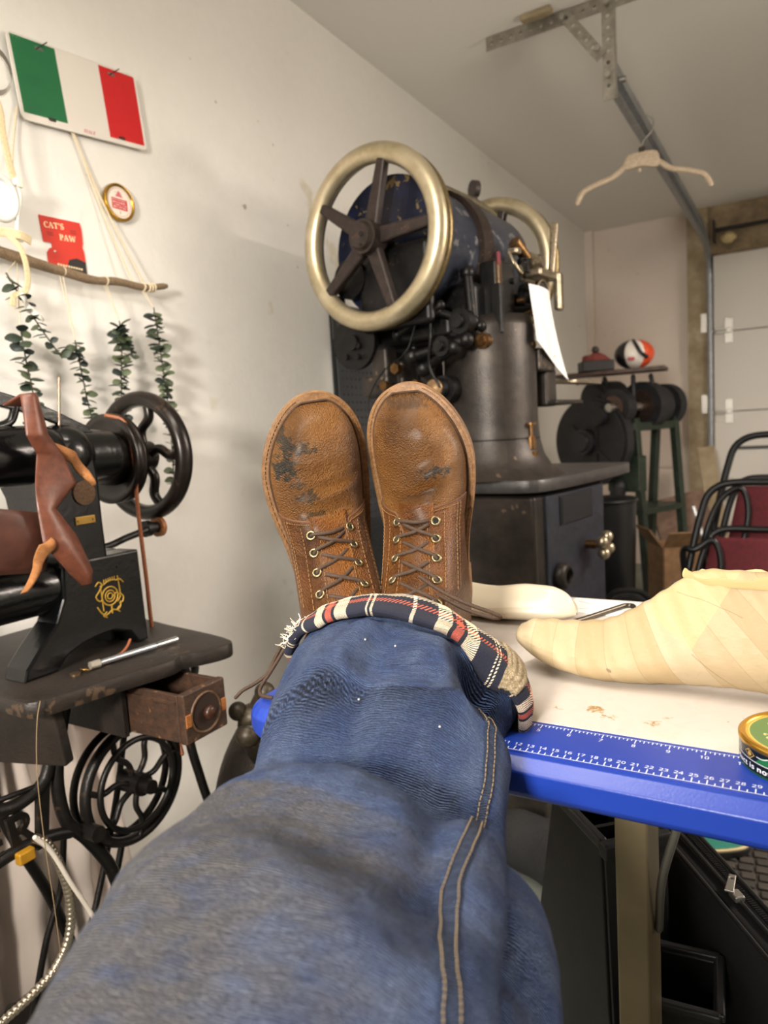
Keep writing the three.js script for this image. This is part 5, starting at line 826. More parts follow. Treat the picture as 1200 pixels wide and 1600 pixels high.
tag(obj('steel_band', sheetGeo(4, 60, (i, j) => { const a = j * 5.2 - 1.6; return HY(-1.27 + 0.012 * Math.sin(a * 0.5), 0.848 + 0.03 * Math.cos(a) + (i - 0.5) * 0.003, 1.742 + 0.034 * Math.sin(a) + (i - 0.5) * 0.013); }, 0.0014), mat(0x9c9890, 0.3, 0.8)), 'looped grey steel band hanging beside the striped plate', 'band');
// pegboard behind the big stitching machine
{
  const z0 = -1.955, z1 = -2.75, y0 = 0.2, y1 = 1.47, holes = [];
  for (let h = 0.0254; h < 0.78; h += 0.0254) for (let y = 0.62; y < 1.27; y += 0.0254) if (h < 0.34) holes.push(circPath(h, y - y0, 0.0042, 7));
  const g = prism([[0, 0], [z0 - z1, 0], [z0 - z1, y1 - y0], [0, y1 - y0]], 0.005, 0, holes), o = obj('panel', g, mat(0x35373a, 0.6, 0, { bump: fineBump, bumpSize: 0.2, bumpScale: 0.0005 }));
  o.removeFromParent(); const t = thing('pegboard', 'dark grey perforated pegboard on the wall behind the stitching machine', 'pegboard', [WX + 0.022, y0, z0]); t.quaternion.copy(wallQ); o.name = 'panel'; t.add(o);
  obj('backing', box(z0 - z1, y1 - y0, 0.012, (z0 - z1) / 2, (y1 - y0) / 2, -0.014), mat(0x141516, 0.9), t);
}
// ------------------------------------------------------------------ big cast iron sole stitching machine
const stQ = -8 * D2R, stP = V(-0.858, 0, -1.79);
const castM = mat(0xffffff, 0.42, 0.45, { map: mottle('#433c36', '#2a2624', { size: 0.35, k: 0, chip: '#6b5c4c', chipAt: 0.33 }), bump: fineBump, bumpSize: 0.09, bumpScale: 0.0007 });
const bluePaint = mat(0xffffff, 0.33, 0.3, { map: mottle('#414858', '#2b303e', { size: 0.34, k: 0, chip: '#77767a', chipAt: 0.15 }), bump: fineBump, bumpSize: 0.08, bumpScale: 0.0005 });
const drumPaint = mat(0xffffff, 0.35, 0.3, { map: mottle('#1b2340', '#12141f', { size: 0.22, k: 0, chip: '#7d6a44', chipAt: 0.2 }) });
const blackIron = mat(0xffffff, 0.38, 0.4, { map: mottle('#1c1a1a', '#0c0c0d', { size: 0.12, chip: '#4a3d31', chipAt: 0.28 }), bump: fineBump, bumpSize: 0.05, bumpScale: 0.0005 });
const spokeM = mat(0xffffff, 0.45, 0.3, { map: mottle('#3a2f2b', '#241d1b', { size: 0.12, chip: '#5b3d30', chipAt: 0.3 }) });
const nickel = mat(0xffffff, 0.36, 0.8, { map: mottle('#cfc3a8', '#b0a384', { size: 0.25, k: 0 }), bump: fineBump, bumpSize: 0.03, bumpScale: 0.0001 });
const paleSteel = mat(0xffffff, 0.28, 0.9, { map: mottle('#c4b9a4', '#938670', { size: 0.06 }) }), bronze = mat(0xffffff, 0.35, 0.9, { map: mottle('#8c6a44', '#5d452c', { size: 0.05 }) });
{
  const t = thing('stitching_machine', 'tall cast iron sole stitching machine with two big pale-rimmed wheels', 'stitching machine', [stP.x, 0, stP.z], stQ);
  // cabinet base
  const cab = obj('base_cabinet', [rbox(0.365, 0.875, 0.43, 0.1425, 0.4375, -0.095, 0.012, 3)], castM, t);
  const faceM = mat(0xffffff, 0.45, 0.4, { map: mottle('#3b3f4a', '#2b2e38', { size: 0.2, chip: '#1b1c20', chipAt: 0.28 }), bump: fineBump, bumpSize: 0.05, bumpScale: 0.0008 });
  obj('cabinet_door', rbox(0.012, 0.34, 0.36, 0.3275, 0.7, -0.11, 0.004), faceM, cab);
  obj('name_plate', [rbox(0.005, 0.075, 0.2, 0.335, 0.825, -0.1, 0.002), box(0.006, 0.065, 0.19, 0.3365, 0.825, -0.1)], mat(0x26272b, 0.5, 0.4), cab);
  obj('pipe_fitting', [at(lathe([[0.016, 0], [0.03, 0], [0.034, 0.006], [0.034, 0.018], [0.028, 0.024], [0.02, 0.03], [0.02, 0.012]], 36), 0.333, 0.664, 0.015, 0, 0, -Math.PI / 2)], castM, cab);
  const vk = obj('valve_stem', [cx(0.012, 0.03, 0.345, 0.715, -0.165), cx(0.008, 0.055, 0.36, 0.715, -0.165)], bronze, cab);
  obj('valve_knob', [cx(0.017, 0.018, 0.385, 0.715, -0.165), ...[0, 1, 2, 3].map((k) => ball(0.0165, 0.385, 0.715 + 0.024 * Math.sin(k * Math.PI / 2 + 0.5), -0.165 + 0.024 * Math.cos(k * Math.PI / 2 + 0.5)))], paleSteel, vk);
  obj('door_rail', rbox(0.012, 0.012, 0.42, 0.333, 0.52, -0.1, 0.003), castM, cab);
  obj('work_plate', (() => { const p = smoothPts([[-0.12, 0.15], [0.26, 0.15], [0.33, 0.13], [0.352, 0.07], [0.352, -0.44], [0.34, -0.47], [-0.12, -0.47], [-0.14, -0.44], [-0.14, 0.13]], 6); return prismY(p, 0.884, 0.915, 0.004); })(), mat(0xffffff, 0.38, 0.6, { map: mottle('#5d5a58', '#434344', { size: 0.3, chip: '#39425e', chipAt: 0.34 }), bump: fineBump, bumpSize: 0.06, bumpScale: 0.0006 }), t);
  // column with flared foot, collars and oil cocks
  obj('column', at(lathe([[0.185, 0.914], [0.172, 0.922], [0.15, 0.94], [0.132, 0.97], [0.122, 1.01], [0.119, 1.06], [0.119, 1.18], [0.117, 1.29], [0.108, 1.32], [0.0, 1.325]], 56), 0.152, 0, 0), castM, t);
  obj('collar_line', at(new THREE.TorusGeometry(0.1215, 0.002, 6, 60), 0.152, 1.012, 0, Math.PI / 2), blackIron, t);
  obj('oil_cock', [cy(0.013, 0.03, 0.272, 1.0, 0.02), hexNut(0.016, 0.014, 0.272, 0.972, 0.02), cy(0.005, 0.03, 0.274, 1.03, 0.02), cy(0.014, 0.006, 0.274, 1.047, 0.02)], bronze, t);
  obj('side_lug', [rbox(0.05, 0.05, 0.06, 0.12, 1.02, 0.125, 0.008), hexNut(0.014, 0.02, 0.15, 0.99, 0.155, 'z')], castM, t);
  // head barrel along the wheel axis
  const AX = 1.5;
  const barrel = obj('head_barrel', [at(new THREE.CylinderGeometry(0.165, 0.158, 0.16, 56, 1, false, 0, Math.PI * 2), 0, AX, 0.11, Math.PI / 2), at(new THREE.CylinderGeometry(0.162, 0.15, 0.24, 56), 0.005, AX, -0.12, Math.PI / 2), rbox(0.12, 0.02, 0.4, -0.02, AX + 0.158, -0.03, 0.009)], bluePaint, t);
  obj('barrel_cover', at(new THREE.CylinderGeometry(0.17, 0.17, 0.014, 56), 0, AX, 0.195, Math.PI / 2), drumPaint, barrel);
  obj('barrel_band', [at(new THREE.CylinderGeometry(0.171, 0.171, 0.05, 56), 0.002, AX, 0.01, Math.PI / 2)], mat(0xffffff, 0.4, 0.4, { map: mottle('#3a2c24', '#241b18', { size: 0.08, chip: '#86693f', chipAt: 0.24 }) }), barrel);
  obj('top_ridge', tube([[0.05, AX + 0.15, 0.19], [0.06, AX + 0.158, 0.08], [0.065, AX + 0.155, -0.02], [0.07, AX + 0.148, -0.14], [0.06, AX + 0.14, -0.22]], 0.012, 40, 10), mat(0xffffff, 0.35, 0.6, { map: mottle('#8b8268', '#5b5546', { size: 0.06 }) }), barrel);
  obj('oil_knob', [cy(0.008, 0.03, 0.05, AX + 0.165, -0.137), at(new THREE.CylinderGeometry(0.023, 0.023, 0.016, 26), 0.05, AX + 0.2, -0.137, Math.PI / 2, 0, 0.5)], spokeM, t);
  obj('black_block', [rbox(0.22, 0.2, 0.03, 0.02, 1.4, 0.212, 0.02), cz(0.05, 0.04, -0.11, 1.44, 0.215, 30)], blackIron, t);  // black block covering the dark lower half of the barrel cover
  // wheels
  const wheel = (z, R, mirrored) => {
    const w = obj('wheel', [(() => { const g = new THREE.TorusGeometry(R - 0.022, 0.0235, 22, 110); g.scale(1, 1, 0.9); g.translate(0, AX + 0.01, z); return g; })()], nickel, t);
    obj('rim_groove', [(() => { const g = new THREE.CylinderGeometry(R - 0.006, R - 0.006, 0.02, 90, 1, true); g.rotateX(Math.PI / 2); g.translate(0, AX + 0.01, z - 0.018); return g; })(), (() => { const g = new THREE.TorusGeometry(R - 0.014, 0.0125, 14, 90); g.translate(0, AX + 0.01, z - 0.028); return g; })()], mat(0xffffff, 0.35, 0.85, { map: mottle('#8d7c58', '#6c5d40', { size: 0.1 }) }), w);
    obj('inner_ring', (() => { const g = new THREE.CylinderGeometry(R - 0.036, R - 0.036, 0.03, 90, 1, true); g.rotateX(Math.PI / 2); g.translate(0, AX + 0.01, z - 0.008); return g; })(), mat(0x151212, 0.5, 0.3, { side: THREE.DoubleSide }), w);
    for (let k = 0; k < 5; k++) { const a = k / 5 * 2 * Math.PI + 0.02, q = prism([[-0.0195, 0.03], [0.0195, 0.03], [0.0125, R - 0.034], [-0.0125, R - 0.034]], 0.022, 0.005); q.rotateZ(a - Math.PI / 2); q.translate(0, AX + 0.01, z + 0.004); obj('spoke', q, spokeM, w); }
    obj('hub', [cz(0.04, 0.05, 0, AX + 0.01, z + 0.012, 40), cz(0.034, 0.012, 0, AX + 0.01, z + 0.042, 40, 0.028)], spokeM, w);
    obj('hub_pin', [cz(0.006, 0.004, 0.008, AX + 0.012, z + 0.049, 12), cz(0.003, 0.004, 0.004, AX - 0.012, z + 0.049, 10)], mat(0x0a0908, 0.8), w);
    return w;
  };
  wheel(0.27, 0.214); wheel(-0.3, 0.208);
  obj('main_shaft', [cz(0.02, 0.62, 0, AX + 0.01, -0.01)], blackIron, t);
  // underslung works, left of the column
  obj('head_casting', [rbox(0.2, 0.14, 0.3, 0.09, 1.33, -0.02, 0.02), rbox(0.28, 0.06, 0.2, 0.0, 1.3, 0.06, 0.015), rbox(0.1, 0.3, 0.1, -0.06, 1.2, 0.05, 0.015)], blackIron, t);
  obj('cam_plate', [cz(0.07, 0.016, -0.13, 1.285, 0.2, 40), cz(0.02, 0.03, -0.13, 1.285, 0.205, 24)], blackIron, t);
  for (const [x, y] of [[-0.155, 1.25], [-0.115, 1.247], [-0.11, 1.275]]) obj('bolt', cz(0.008, 0.012, x, y, 0.212, 12), blackIron, t);
  obj('guard_block', [rbox(0.05, 0.1, 0.05, -0.06, 1.215, 0.17, 0.01), rbox(0.08, 0.06, 0.05, -0.1, 1.17, 0.15, 0.012)], castM, t);
  obj('hanging_weight', [cy(0.028, 0.06, -0.19, 1.335, 0.18, 24), cy(0.012, 0.06, -0.19, 1.385, 0.18, 16)], blackIron, t);
  obj('stand_post', [rbox(0.06, 0.36, 0.07, -0.045, 1.05, 0.12, 0.01), rbox(0.05, 0.3, 0.05, 0.03, 1.07, 0.09, 0.01)], castM, t);
  obj('copper_nut', hexNut(0.014, 0.022, 0.0, 1.205, 0.2, 'z'), bronze, t); obj('copper_nut', hexNut(0.013, 0.024, -0.035, 1.165, 0.205, 'z'), bronze, t); obj('copper_nut', hexNut(0.012, 0.02, 0.03, 1.165, 0.16, 'z'), bronze, t);
  // knurled roller facing the room
  const rl = obj('tension_drum', [cz(0.034, 0.07, 0.105, 1.145, 0.12, 32), cz(0.026, 0.03, 0.1, 1.147, 0.165, 32)], blackIron, t);
  obj('drum_face', at(lathe([[0.0, 0.006], [0.006, 0.008], [0.008, 0.003], [0.02, 0.003], [0.0235, 0.0], [0.0235, -0.012]], 36), 0.098, 1.148, 0.184, Math.PI / 2), mat(0xffffff, 0.4, 0.6, { map: mottle('#a98a66', '#7c6244', { size: 0.03 }) }), rl);
  // rods, links and cams in rows
  const rod = (a, b, r, m = blackIron, name = 'link_rod') => obj(name, [cylBetween(V(...a), V(...b), r, r, 14), ball(r * 1.5, ...a, 14), ball(r * 1.35, ...b, 14)], m, t);
  rod([-0.08, 1.33, 0.16], [0.16, 1.27, 0.14], 0.011); rod([0.0, 1.29, 0.19], [0.14, 1.34, 0.2], 0.009); rod([0.05, 1.23, 0.2], [0.19, 1.255, 0.17], 0.013); rod([0.12, 1.33, 0.19], [0.2, 1.29, 0.12], 0.01);
  rod([0.17, 1.42, 0.12], [0.19, 1.3, 0.14], 0.012); rod([0.2, 1.33, 0.06], [0.24, 1.35, -0.16], 0.009); rod([0.22, 1.29, 0.04], [0.25, 1.36, -0.14], 0.007, bronze); rod([0.06, 1.2, 0.17], [0.16, 1.24, 0.18], 0.014);
  obj('cam', [cz(0.03, 0.03, 0.175, 1.3, 0.16, 28), cz(0.016, 0.05, 0.175, 1.3, 0.165, 20)], blackIron, t); obj('cam', [cz(0.024, 0.03, 0.135, 1.245, 0.185, 28), cz(0.012, 0.05, 0.135, 1.245, 0.19, 20)], blackIron, t); obj('cam', [cx(0.03, 0.03, 0.235, 1.285, 0.03, 28), cx(0.014, 0.05, 0.235, 1.285, 0.03, 20)], bronze, t);
  obj('bearing_cap', [cz(0.02, 0.035, 0.2, 1.255, 0.1, 24), cz(0.012, 0.05, 0.2, 1.255, 0.1, 20)], bronze, t);
  obj('bearing_cap', [cx(0.018, 0.03, 0.25, 1.245, -0.02, 24), cx(0.009, 0.045, 0.25, 1.245, -0.02, 20)], bronze, t);
  // awl and needle works on the working side
  obj('needle_block', [rbox(0.05, 0.16, 0.09, 0.2, 1.37, 0.03, 0.008), rbox(0.03, 0.12, 0.02, 0.225, 1.33, 0.075, 0.004)], blackIron, t);
  obj('slide_bar', rbox(0.012, 0.17, 0.018, 0.225, 1.36, 0.065, 0.003), mat(0xffffff, 0.35, 0.8, { map: mottle('#7c664d', '#4d3f31', { size: 0.05 }) }), t);
  obj('red_tag', rbox(0.004, 0.03, 0.014, 0.23, 1.45, 0.07, 0.001), mat(0x6e1f2a, 0.5), t);
  const tb = obj('thread_bracket', [rbox(0.022, 0.085, 0.075, 0.205, 1.46, -0.13, 0.011), rbox(0.06, 0.02, 0.12, 0.235, 1.435, -0.145, 0.006), rbox(0.02, 0.1, 0.028, 0.262, 1.395, -0.195, 0.007)], paleSteel, t);
  obj('spring_washer', [0, 1, 2, 3].map((k) => cx(0.027 - k * 0.0045, 0.008, 0.22 + k * 0.009, 1.466, -0.13, 28)), paleSteel, tb);
  const sp = obj('tension_spool', [cx(0.034, 0.014, 0.2, 1.385, -0.125, 32), cx(0.02, 0.06, 0.22, 1.385, -0.125, 24), cx(0.034, 0.012, 0.244, 1.385, -0.125, 32)], blackIron, t);
  obj('spool_ring', at(new THREE.TorusGeometry(0.0335, 0.0032, 8, 36), 0.25, 1.385, -0.125, 0, Math.PI / 2), paleSteel, sp);
  const hl = obj('hand_lever', [cylBetween(V(0.23, 1.445, -0.22), V(0.225, 1.585, -0.262), 0.0085, 0.012, 18), ball(0.012, 0.225, 1.585, -0.262)], paleSteel, t);
  obj('lever_pivot', [cx(0.016, 0.03, 0.22, 1.445, -0.21, 24), hexNut(0.012, 0.02, 0.245, 1.44, -0.23, 'x'), ball(0.012, 0.22, 1.418, -0.2)], bronze, hl);
  obj('ratchet', [cx(0.02, 0.012, 0.225, 1.29, -0.085, 14), ...[0, 1, 2, 3, 4, 5].map((k) => rbox(0.012, 0.008, 0.007, 0.225, 1.29 + 0.022 * Math.sin(k * 1.047), -0.085 + 0.022 * Math.cos(k * 1.047), 0.001))], paleSteel, t);
  obj('thread_guide', [rbox(0.03, 0.016, 0.03, 0.215, 1.485, -0.04, 0.006), tube([[0.21, 1.48, -0.02], [0.225, 1.45, -0.02], [0.23, 1.43, -0.045], [0.22, 1.45, -0.06]], 0.005, 24, 8)], paleSteel, t);
  obj('oil_cup', [at(new THREE.CylinderGeometry(0.017, 0.013, 0.06, 22), 0.215, 1.495, -0.075, 0.9, 0, 0.2)], bronze, t);
  obj('coil_spring', Array.from({ length: 6 }, (_, k) => at(new THREE.TorusGeometry(0.014, 0.0026, 7, 22), 0.222, 1.468 - k * 0.006, -0.075, Math.PI / 2)), blackIron, t);
  for (const [x, y, z, r] of [[0.235, 1.32, -0.05, 0.008], [0.23, 1.335, -0.12, 0.007], [0.235, 1.36, -0.03, 0.007], [0.24, 1.275, -0.12, 0.009], [0.225, 1.405, 0.0, 0.008]]) obj('bolt', hexNut(r, 0.02, x, y, z, 'x'), rnd() < 0.5 ? bronze : blackIron, t);
  obj('shoe_horn_arm', [rbox(0.05, 0.06, 0.09, 0.245, 1.21, -0.1, 0.008), rbox(0.04, 0.1, 0.06, 0.24, 1.14, -0.14, 0.008), rbox(0.02, 0.12, 0.025, 0.245, 1.05, -0.03, 0.004)], castM, t);
  obj('horn_table', [rbox(0.09, 0.012, 0.17, 0.24, 1.1, -0.2, 0.005)], castM, t);
  obj('horn_tip', prismY(smoothPts([[0.2, -0.34], [0.235, -0.33], [0.245, -0.42], [0.225, -0.57], [0.205, -0.57], [0.195, -0.42]], 6), 1.157, 1.165, 0.002), paleSteel, t);
  obj('horn_stem', rod([0.22, 1.161, -0.4], [0.21, 1.16, -0.2], 0.006, paleSteel).geometry.clone(), paleSteel, t);
  obj('loose_wire', tube([[0.07, 1.3, 0.21], [0.05, 1.24, 0.225], [-0.02, 1.2, 0.23], [-0.07, 1.14, 0.23], [-0.08, 1.08, 0.23]], 0.0018, 40, 6), blackIron, t);
  obj('hose', tube([[0.11, 1.34, 0.2], [0.115, 1.27, 0.21], [0.1, 1.2, 0.2], [0.12, 1.15, 0.19]], 0.0035, 30, 7), blackIron, t);
}
const stM = new THREE.Matrix4().makeRotationY(stQ).setPosition(stP), stW = (x, y, z) => V(x, y, z).applyMatrix4(stM);
{
  const A = stW(0.262, 1.395, -0.02), B = stW(0.262, 1.39, -0.128), C = stW(0.275, 1.16, -0.225), D = stW(0.285, 1.252, 0.014);
  const tex = canTex(512, 768, (c) => { c.fillStyle = '#f0f1f0'; c.fillRect(0, 0, 512, 768); c.strokeStyle = '#5f6468'; c.lineWidth = 6; c.lineCap = 'round'; for (const p of [[[90, 110], [110, 330], [210, 480]], [[210, 480], [230, 620], [225, 740]], [[300, 700], [340, 600], [430, 690]], [[250, 40], [330, 60], [380, 90]]]) { c.beginPath(); c.moveTo(...p[0]); c.quadraticCurveTo(...p[1], ...p[2]); c.stroke(); } });
  const g = sheetGeo(12, 20, (i, j) => { const p = A.clone().lerp(B, i).lerp(D.clone().lerp(C, i), j); p.x += 0.008 * Math.sin(i * 3 + j * 2); p.z += 0.006 * Math.sin(j * 4); return p; }, 0.0006, (i, j) => [i, 1 - j]);
  tag(obj('paper_note', g, mat(0xffffff, 0.7, 0, { map: tex, side: THREE.DoubleSide }), null, true), 'white paper sheet with marker lines hanging off the stitching machine', 'paper');
}
// ------------------------------------------------------------------ ceiling bracket, door track, hanger
const galv = mat(0xffffff, 0.4, 0.75, { map: mottle('#b6b1a6', '#908b82', { size: 0.2 }) }), trackM = mat(0xffffff, 0.42, 0.55, { map: mottle('#a4a7a9', '#84878a', { size: 0.3 }) });
{
  const t = thing('track_bracket', 'perforated galvanised angle bracket screwed to the ceiling', 'bracket');
  const perf = (L, w) => { const holes = []; for (let x = 0.02; x < L - 0.01; x += 0.034) holes.push(circPath(x, w / 2, 0.006, 8)); return prism([[0, 0], [L, 0], [L, w], [0, w]], 0.003, 0, holes); };
  const a = at(perf(0.95, 0.042), -0.93, CY - 0.045, -2.42, 0, 0, 0); obj('ceiling_bar', [a, at(box(0.95, 0.003, 0.04), -0.455, CY - 0.003, -2.44)], galv, t);
  const dg = perf(0.3, 0.036); dg.rotateZ(-Math.PI / 2); obj('drop_bar', [at(dg, -0.548, CY - 0.01, -2.415), box(0.003, 0.29, 0.03, -0.512, CY - 0.155, -2.43)], galv, t);
  const db = perf(0.2, 0.036); db.rotateZ(-0.95); obj('brace_bar', at(db, -0.68, CY - 0.028, -2.408), galv, t);
  for (const [x, y] of [[-0.665, CY - 0.03], [-0.56, CY - 0.155], [-0.53, CY - 0.03], [-0.53, CY - 0.24]]) obj('bolt', hexNut(0.009, 0.012, x, y, -2.4, 'z'), steelM, t);
  settle(t, -0.53, CY, -2.42);
  tag(obj('ceiling_shim', rbox(0.1, 0.018, 0.03, -0.74, CY - 0.0095, -2.375, 0.003), paleWood), 'splintered wooden block against the ceiling above the bracket', 'wood block');
}
{
  const t = thing('door_track', 'grey steel garage door track running along the ceiling and down the jamb', 'track'), X = -0.515;
  const path = new THREE.CatmullRomCurve3([V(X, 2.1, -2.43), V(X, 2.1, -3.2), V(X, 2.1, -4.2), V(X, 2.1, -4.85), V(X, 2.075, -4.98), V(X, 2.02, -5.07), V(X, 1.93, -5.11), V(X, 1.7, -5.12), V(X, 1.0, -5.12), V(X, 0.0, -5.12)], false, 'catmullrom', 0.2), n = 140;
  // C-shaped profile swept: side wall and two curled lips
  const prof = [[0.0, -0.026], [-0.02, -0.026], [-0.026, -0.02], [-0.026, 0.02], [-0.02, 0.026], [0.0, 0.026]];
  obj('curved_rail', sheetGeo(prof.length - 1, n, (i, j) => { const p = path.getPointAt(j), T = path.getTangentAt(j), U = V(1, 0, 0).cross(T).normalize(), k = Math.round(i * (prof.length - 1)); return p.addScaledVector(V(1, 0, 0), prof[k][0]).addScaledVector(U, prof[k][1]); }, 0.0025), trackM, t);
  obj('angle_rail', [box(0.03, 0.004, 2.42, X - 0.02, 2.17, -3.64), box(0.004, 0.045, 2.42, X - 0.006, 2.148, -3.64), box(0.005, 0.03, 2.4, X - 0.03, 2.105, -3.64)], trackM, t);
  for (const y of [0.5, 1.1, 1.62]) obj('jamb_bracket', [rbox(0.035, 0.12, 0.005, X - 0.05, y, -5.135, 0.001), box(0.005, 0.05, 0.06, X - 0.03, y, -5.12)], steelM, t);
  obj('corner_plate', rbox(0.012, 0.13, 0.09, X + 0.02, 2.17, -5.09, 0.004), mat(0x34322f, 0.5, 0.5), t);
  obj('torsion_bar', cx(0.012, 2.3, 0.65, 2.18, -5.1, 16), mat(0x2f2f30, 0.4, 0.7), t);
  obj('rail_bolt', hexNut(0.01, 0.02, X + 0.01, 2.12, -2.5, 'x'), steelM, t); obj('rail_bolt', hexNut(0.009, 0.016, X - 0.03, 2.15, -2.47, 'z'), steelM, t);
  tag(obj('foam_scrap', (() => { const g = new THREE.IcosahedronGeometry(0.05, 2), p = g.attributes.position; for (let i = 0; i < p.count; i++) { const s = 1 + 0.7 * fbm(p.getX(i) * 30, p.getY(i) * 30, p.getZ(i) * 30, 2); p.setXYZ(i, p.getX(i) * s * 0.9, p.getY(i) * s * 0.6, p.getZ(i) * s * 0.5); } g.computeVertexNormals(); g.translate(-0.42, 2.13, -5.13); return g; })(), mat(0xcdb98a, 0.9)), 'lump of yellowed foam on the door header beside the track', 'foam');
  settle(t, X, 0, -5.12);
}
{
  const t = thing('clothes_hanger', 'pale wooden clothes hanger hooked on the ceiling track', 'hanger', [-0.53, 1.992, -2.93], 14 * D2R), hm = mat(0xffffff, 0.55, 0, { map: mottle('#d8c8b2', '#b59f84', { size: 0.08 }) });
  const bar = (s) => { const c = new THREE.CatmullRomCurve3([V(0, 0.012, 0), V(s * 0.05, 0.0, 0), V(s * 0.1, -0.035, 0), V(s * 0.17, -0.058, 0.006), V(s * 0.215, -0.08, 0.012), V(s * 0.235, -0.115, 0.016)]); return tube(c.getPoints(20), 0.0105, 40, 8).scale(1, 1, 0.75); };
  obj('arm', [bar(-1)], hm, t); obj('arm', [bar(1)], hm, t);
  obj('centre_block', [prism(smoothPts([[-0.066, -0.016], [-0.05, 0.03], [-0.02, 0.036], [0.05, 0.034], [0.062, 0.014], [0.056, -0.022], [0, -0.014]], 5), 0.018, 0.004), ball(0.008, -0.008, -0.026, 0)], hm, t);
  obj('ferrule', rbox(0.022, 0.02, 0.02, 0, 0.045, 0, 0.004), mat(0x3a2c22, 0.5), t);
  obj('hook', tube([[0, 0.05, 0], [0.006, 0.075, 0], [0.035, 0.105, 0], [0.043, 0.14, 0], [0.028, 0.163, 0], [0.002, 0.165, 0], [-0.012, 0.155, 0]], 0.0028, 50, 8), steelM, t);
}
tag(obj('wall_hook', tube([[WX + 0.002, 1.62, -3.72], [WX + 0.03, 1.61, -3.74], [WX + 0.05, 1.6, -3.78], [WX + 0.045, 1.64, -3.82], [WX + 0.02, 1.635, -3.83]], 0.006, 30, 8), mat(0x57524c, 0.5, 0.6)), 'small bent metal hook on the wall past the stitching machine', 'hook');
// ------------------------------------------------------------------ finishing machine on its green stand
const rubber = mat(0xffffff, 0.55, 0.1, { map: mottle('#26262a', '#161618', { size: 0.2 }) }), greenM = mat(0xffffff, 0.45, 0.2, { map: mottle('#2c3a2c', '#1d261e', { size: 0.2, chip: '#4a5a44', chipAt: 0.3 }) });
{
  const t = thing('finishing_machine', 'black drum finishing machine on a green steel stand', 'finishing machine', [-0.74, 0, -3.57], -25 * D2R);
  // local -z runs along the shaft
  const D = obj('belt_guard_disc', [cz(0.215, 0.05, -0.1, 0.94, 0.12, 56), cz(0.2, 0.07, -0.1, 0.94, 0.12, 56)], rubber, t);
  obj('disc_hub', [cz(0.062, 0.04, -0.12, 0.94, 0.17, 36), cz(0.056, 0.05, -0.12, 0.94, 0.175, 36, 0.045)], mat(0x2d2d31, 0.4, 0.3), D);
  obj('small_pulley', cz(0.045, 0.04, -0.03, 1.06, 0.17, 30), rubber, D);
  obj('disc_rib', [rbox(0.02, 0.3, 0.015, -0.06, 0.95, 0.155, 0.004), at(rbox(0.02, 0.28, 0.015, 0, 0, 0, 0.004), -0.09, 0.93, 0.155, 0, 0, 0.9)], rubber, D);
  obj('motor', [cz(0.085, 0.16, -0.12, 1.145, 0.0, 40), cz(0.06, 0.2, -0.12, 1.145, 0.0, 30)], rubber, t);
  obj('shaft', cz(0.02, 0.5, 0.03, 1.095, -0.08), steelM, t);
  for (const [z, r, l] of [[0.1, 0.085, 0.06], [-0.1, 0.118, 0.07], [-0.19, 0.095, 0.04], [-0.27, 0.105, 0.05]]) { const w = obj('drum', cz(r, l, 0.03, 1.095, z, 44), rubber, t); obj('drum_face', cz(r * 0.72, l + 0.012, 0.03, 1.095, z, 36, r * 0.66), mat(0xffffff, 0.25, 0.7, { map: mottle('#6b564c', '#453934', { size: 0.05 }) }), w); }
  for (const p of [[[-0.05, 1.12, 0.05], [-0.08, 1.238, 0.05]], [[0.03, 1.13, -0.02], [0.03, 1.238, -0.02]], [[0.1, 1.12, -0.1], [0.07, 1.238, -0.1]]]) obj('shelf_bracket', tube(p, 0.011, 6, 8), rubber, t);
  for (const [x, z, k] of [[-0.01, 0.05, -1], [0.08, 0.05, 1], [-0.01, -0.26, -1], [0.08, -0.26, 1]]) obj('stand_leg', [at(rbox(0.035, 1.04, 0.035, 0, 0, 0, 0.003), x + k * 0.04, 0.52, z, 0, 0, k * 0.07)], greenM, t);
  obj('stand_top', [rbox(0.13, 0.04, 0.36, 0.035, 1.0, -0.1, 0.006)], greenM, t);
  obj('stand_shelf', [rbox(0.18, 0.17, 0.06, 0.035, 0.78, 0.05, 0.006), rbox(0.2, 0.03, 0.34, 0.035, 0.6, -0.1, 0.004)], greenM, t);
  obj('dust_pipe', [tube([[0.02, 0.72, 0.09], [0.0, 0.6, 0.1], [0.02, 0.4, 0.1]], 0.035, 20, 14)], rubber, t);
}
tag(obj('shelf_plank', at(rbox(0.5, 0.018, 0.18, 0, 0, 0, 0.003), -0.8, 1.262, -3.54, 0, 34 * D2R - Math.PI / 2 + 1.05, 0), mat(0xffffff, 0.6, 0, { map: mottle('#5a463a', '#3a2e28', { size: 0.2 }) })), 'brown board lying on top of the finishing machine', 'board');
{
  const t = thing('sports_helmet', 'orange and black toy helmet on the brown board', 'helmet', [-0.7, 1.272, -3.59], 0.4);
  const g = (a, b) => { const s = new THREE.SphereGeometry(0.085, 36, 24, a, b); s.scale(1.08, 0.82, 0.95); s.translate(0, 0.07, 0); return s; };
  obj('orange_shell', g(1.9, 2.3), mat(0xd2502a, 0.3), t); obj('white_panel', g(0.9, 1.0), mat(0xd9d3ca, 0.35), t); obj('black_shell', g(4.2, 2.983), mat(0x1d1b1d, 0.3), t);
  obj('black_stripe', tube([[-0.01, 0.13, 0.035], [-0.005, 0.105, 0.072], [0.012, 0.07, 0.086], [0.04, 0.05, 0.076]], 0.009, 24, 8), mat(0x1d1b1d, 0.3), t); obj('red_patch', rbox(0.03, 0.016, 0.012, -0.03, 0.045, 0.074, 0.004), mat(0xa8404a, 0.45), t);
}
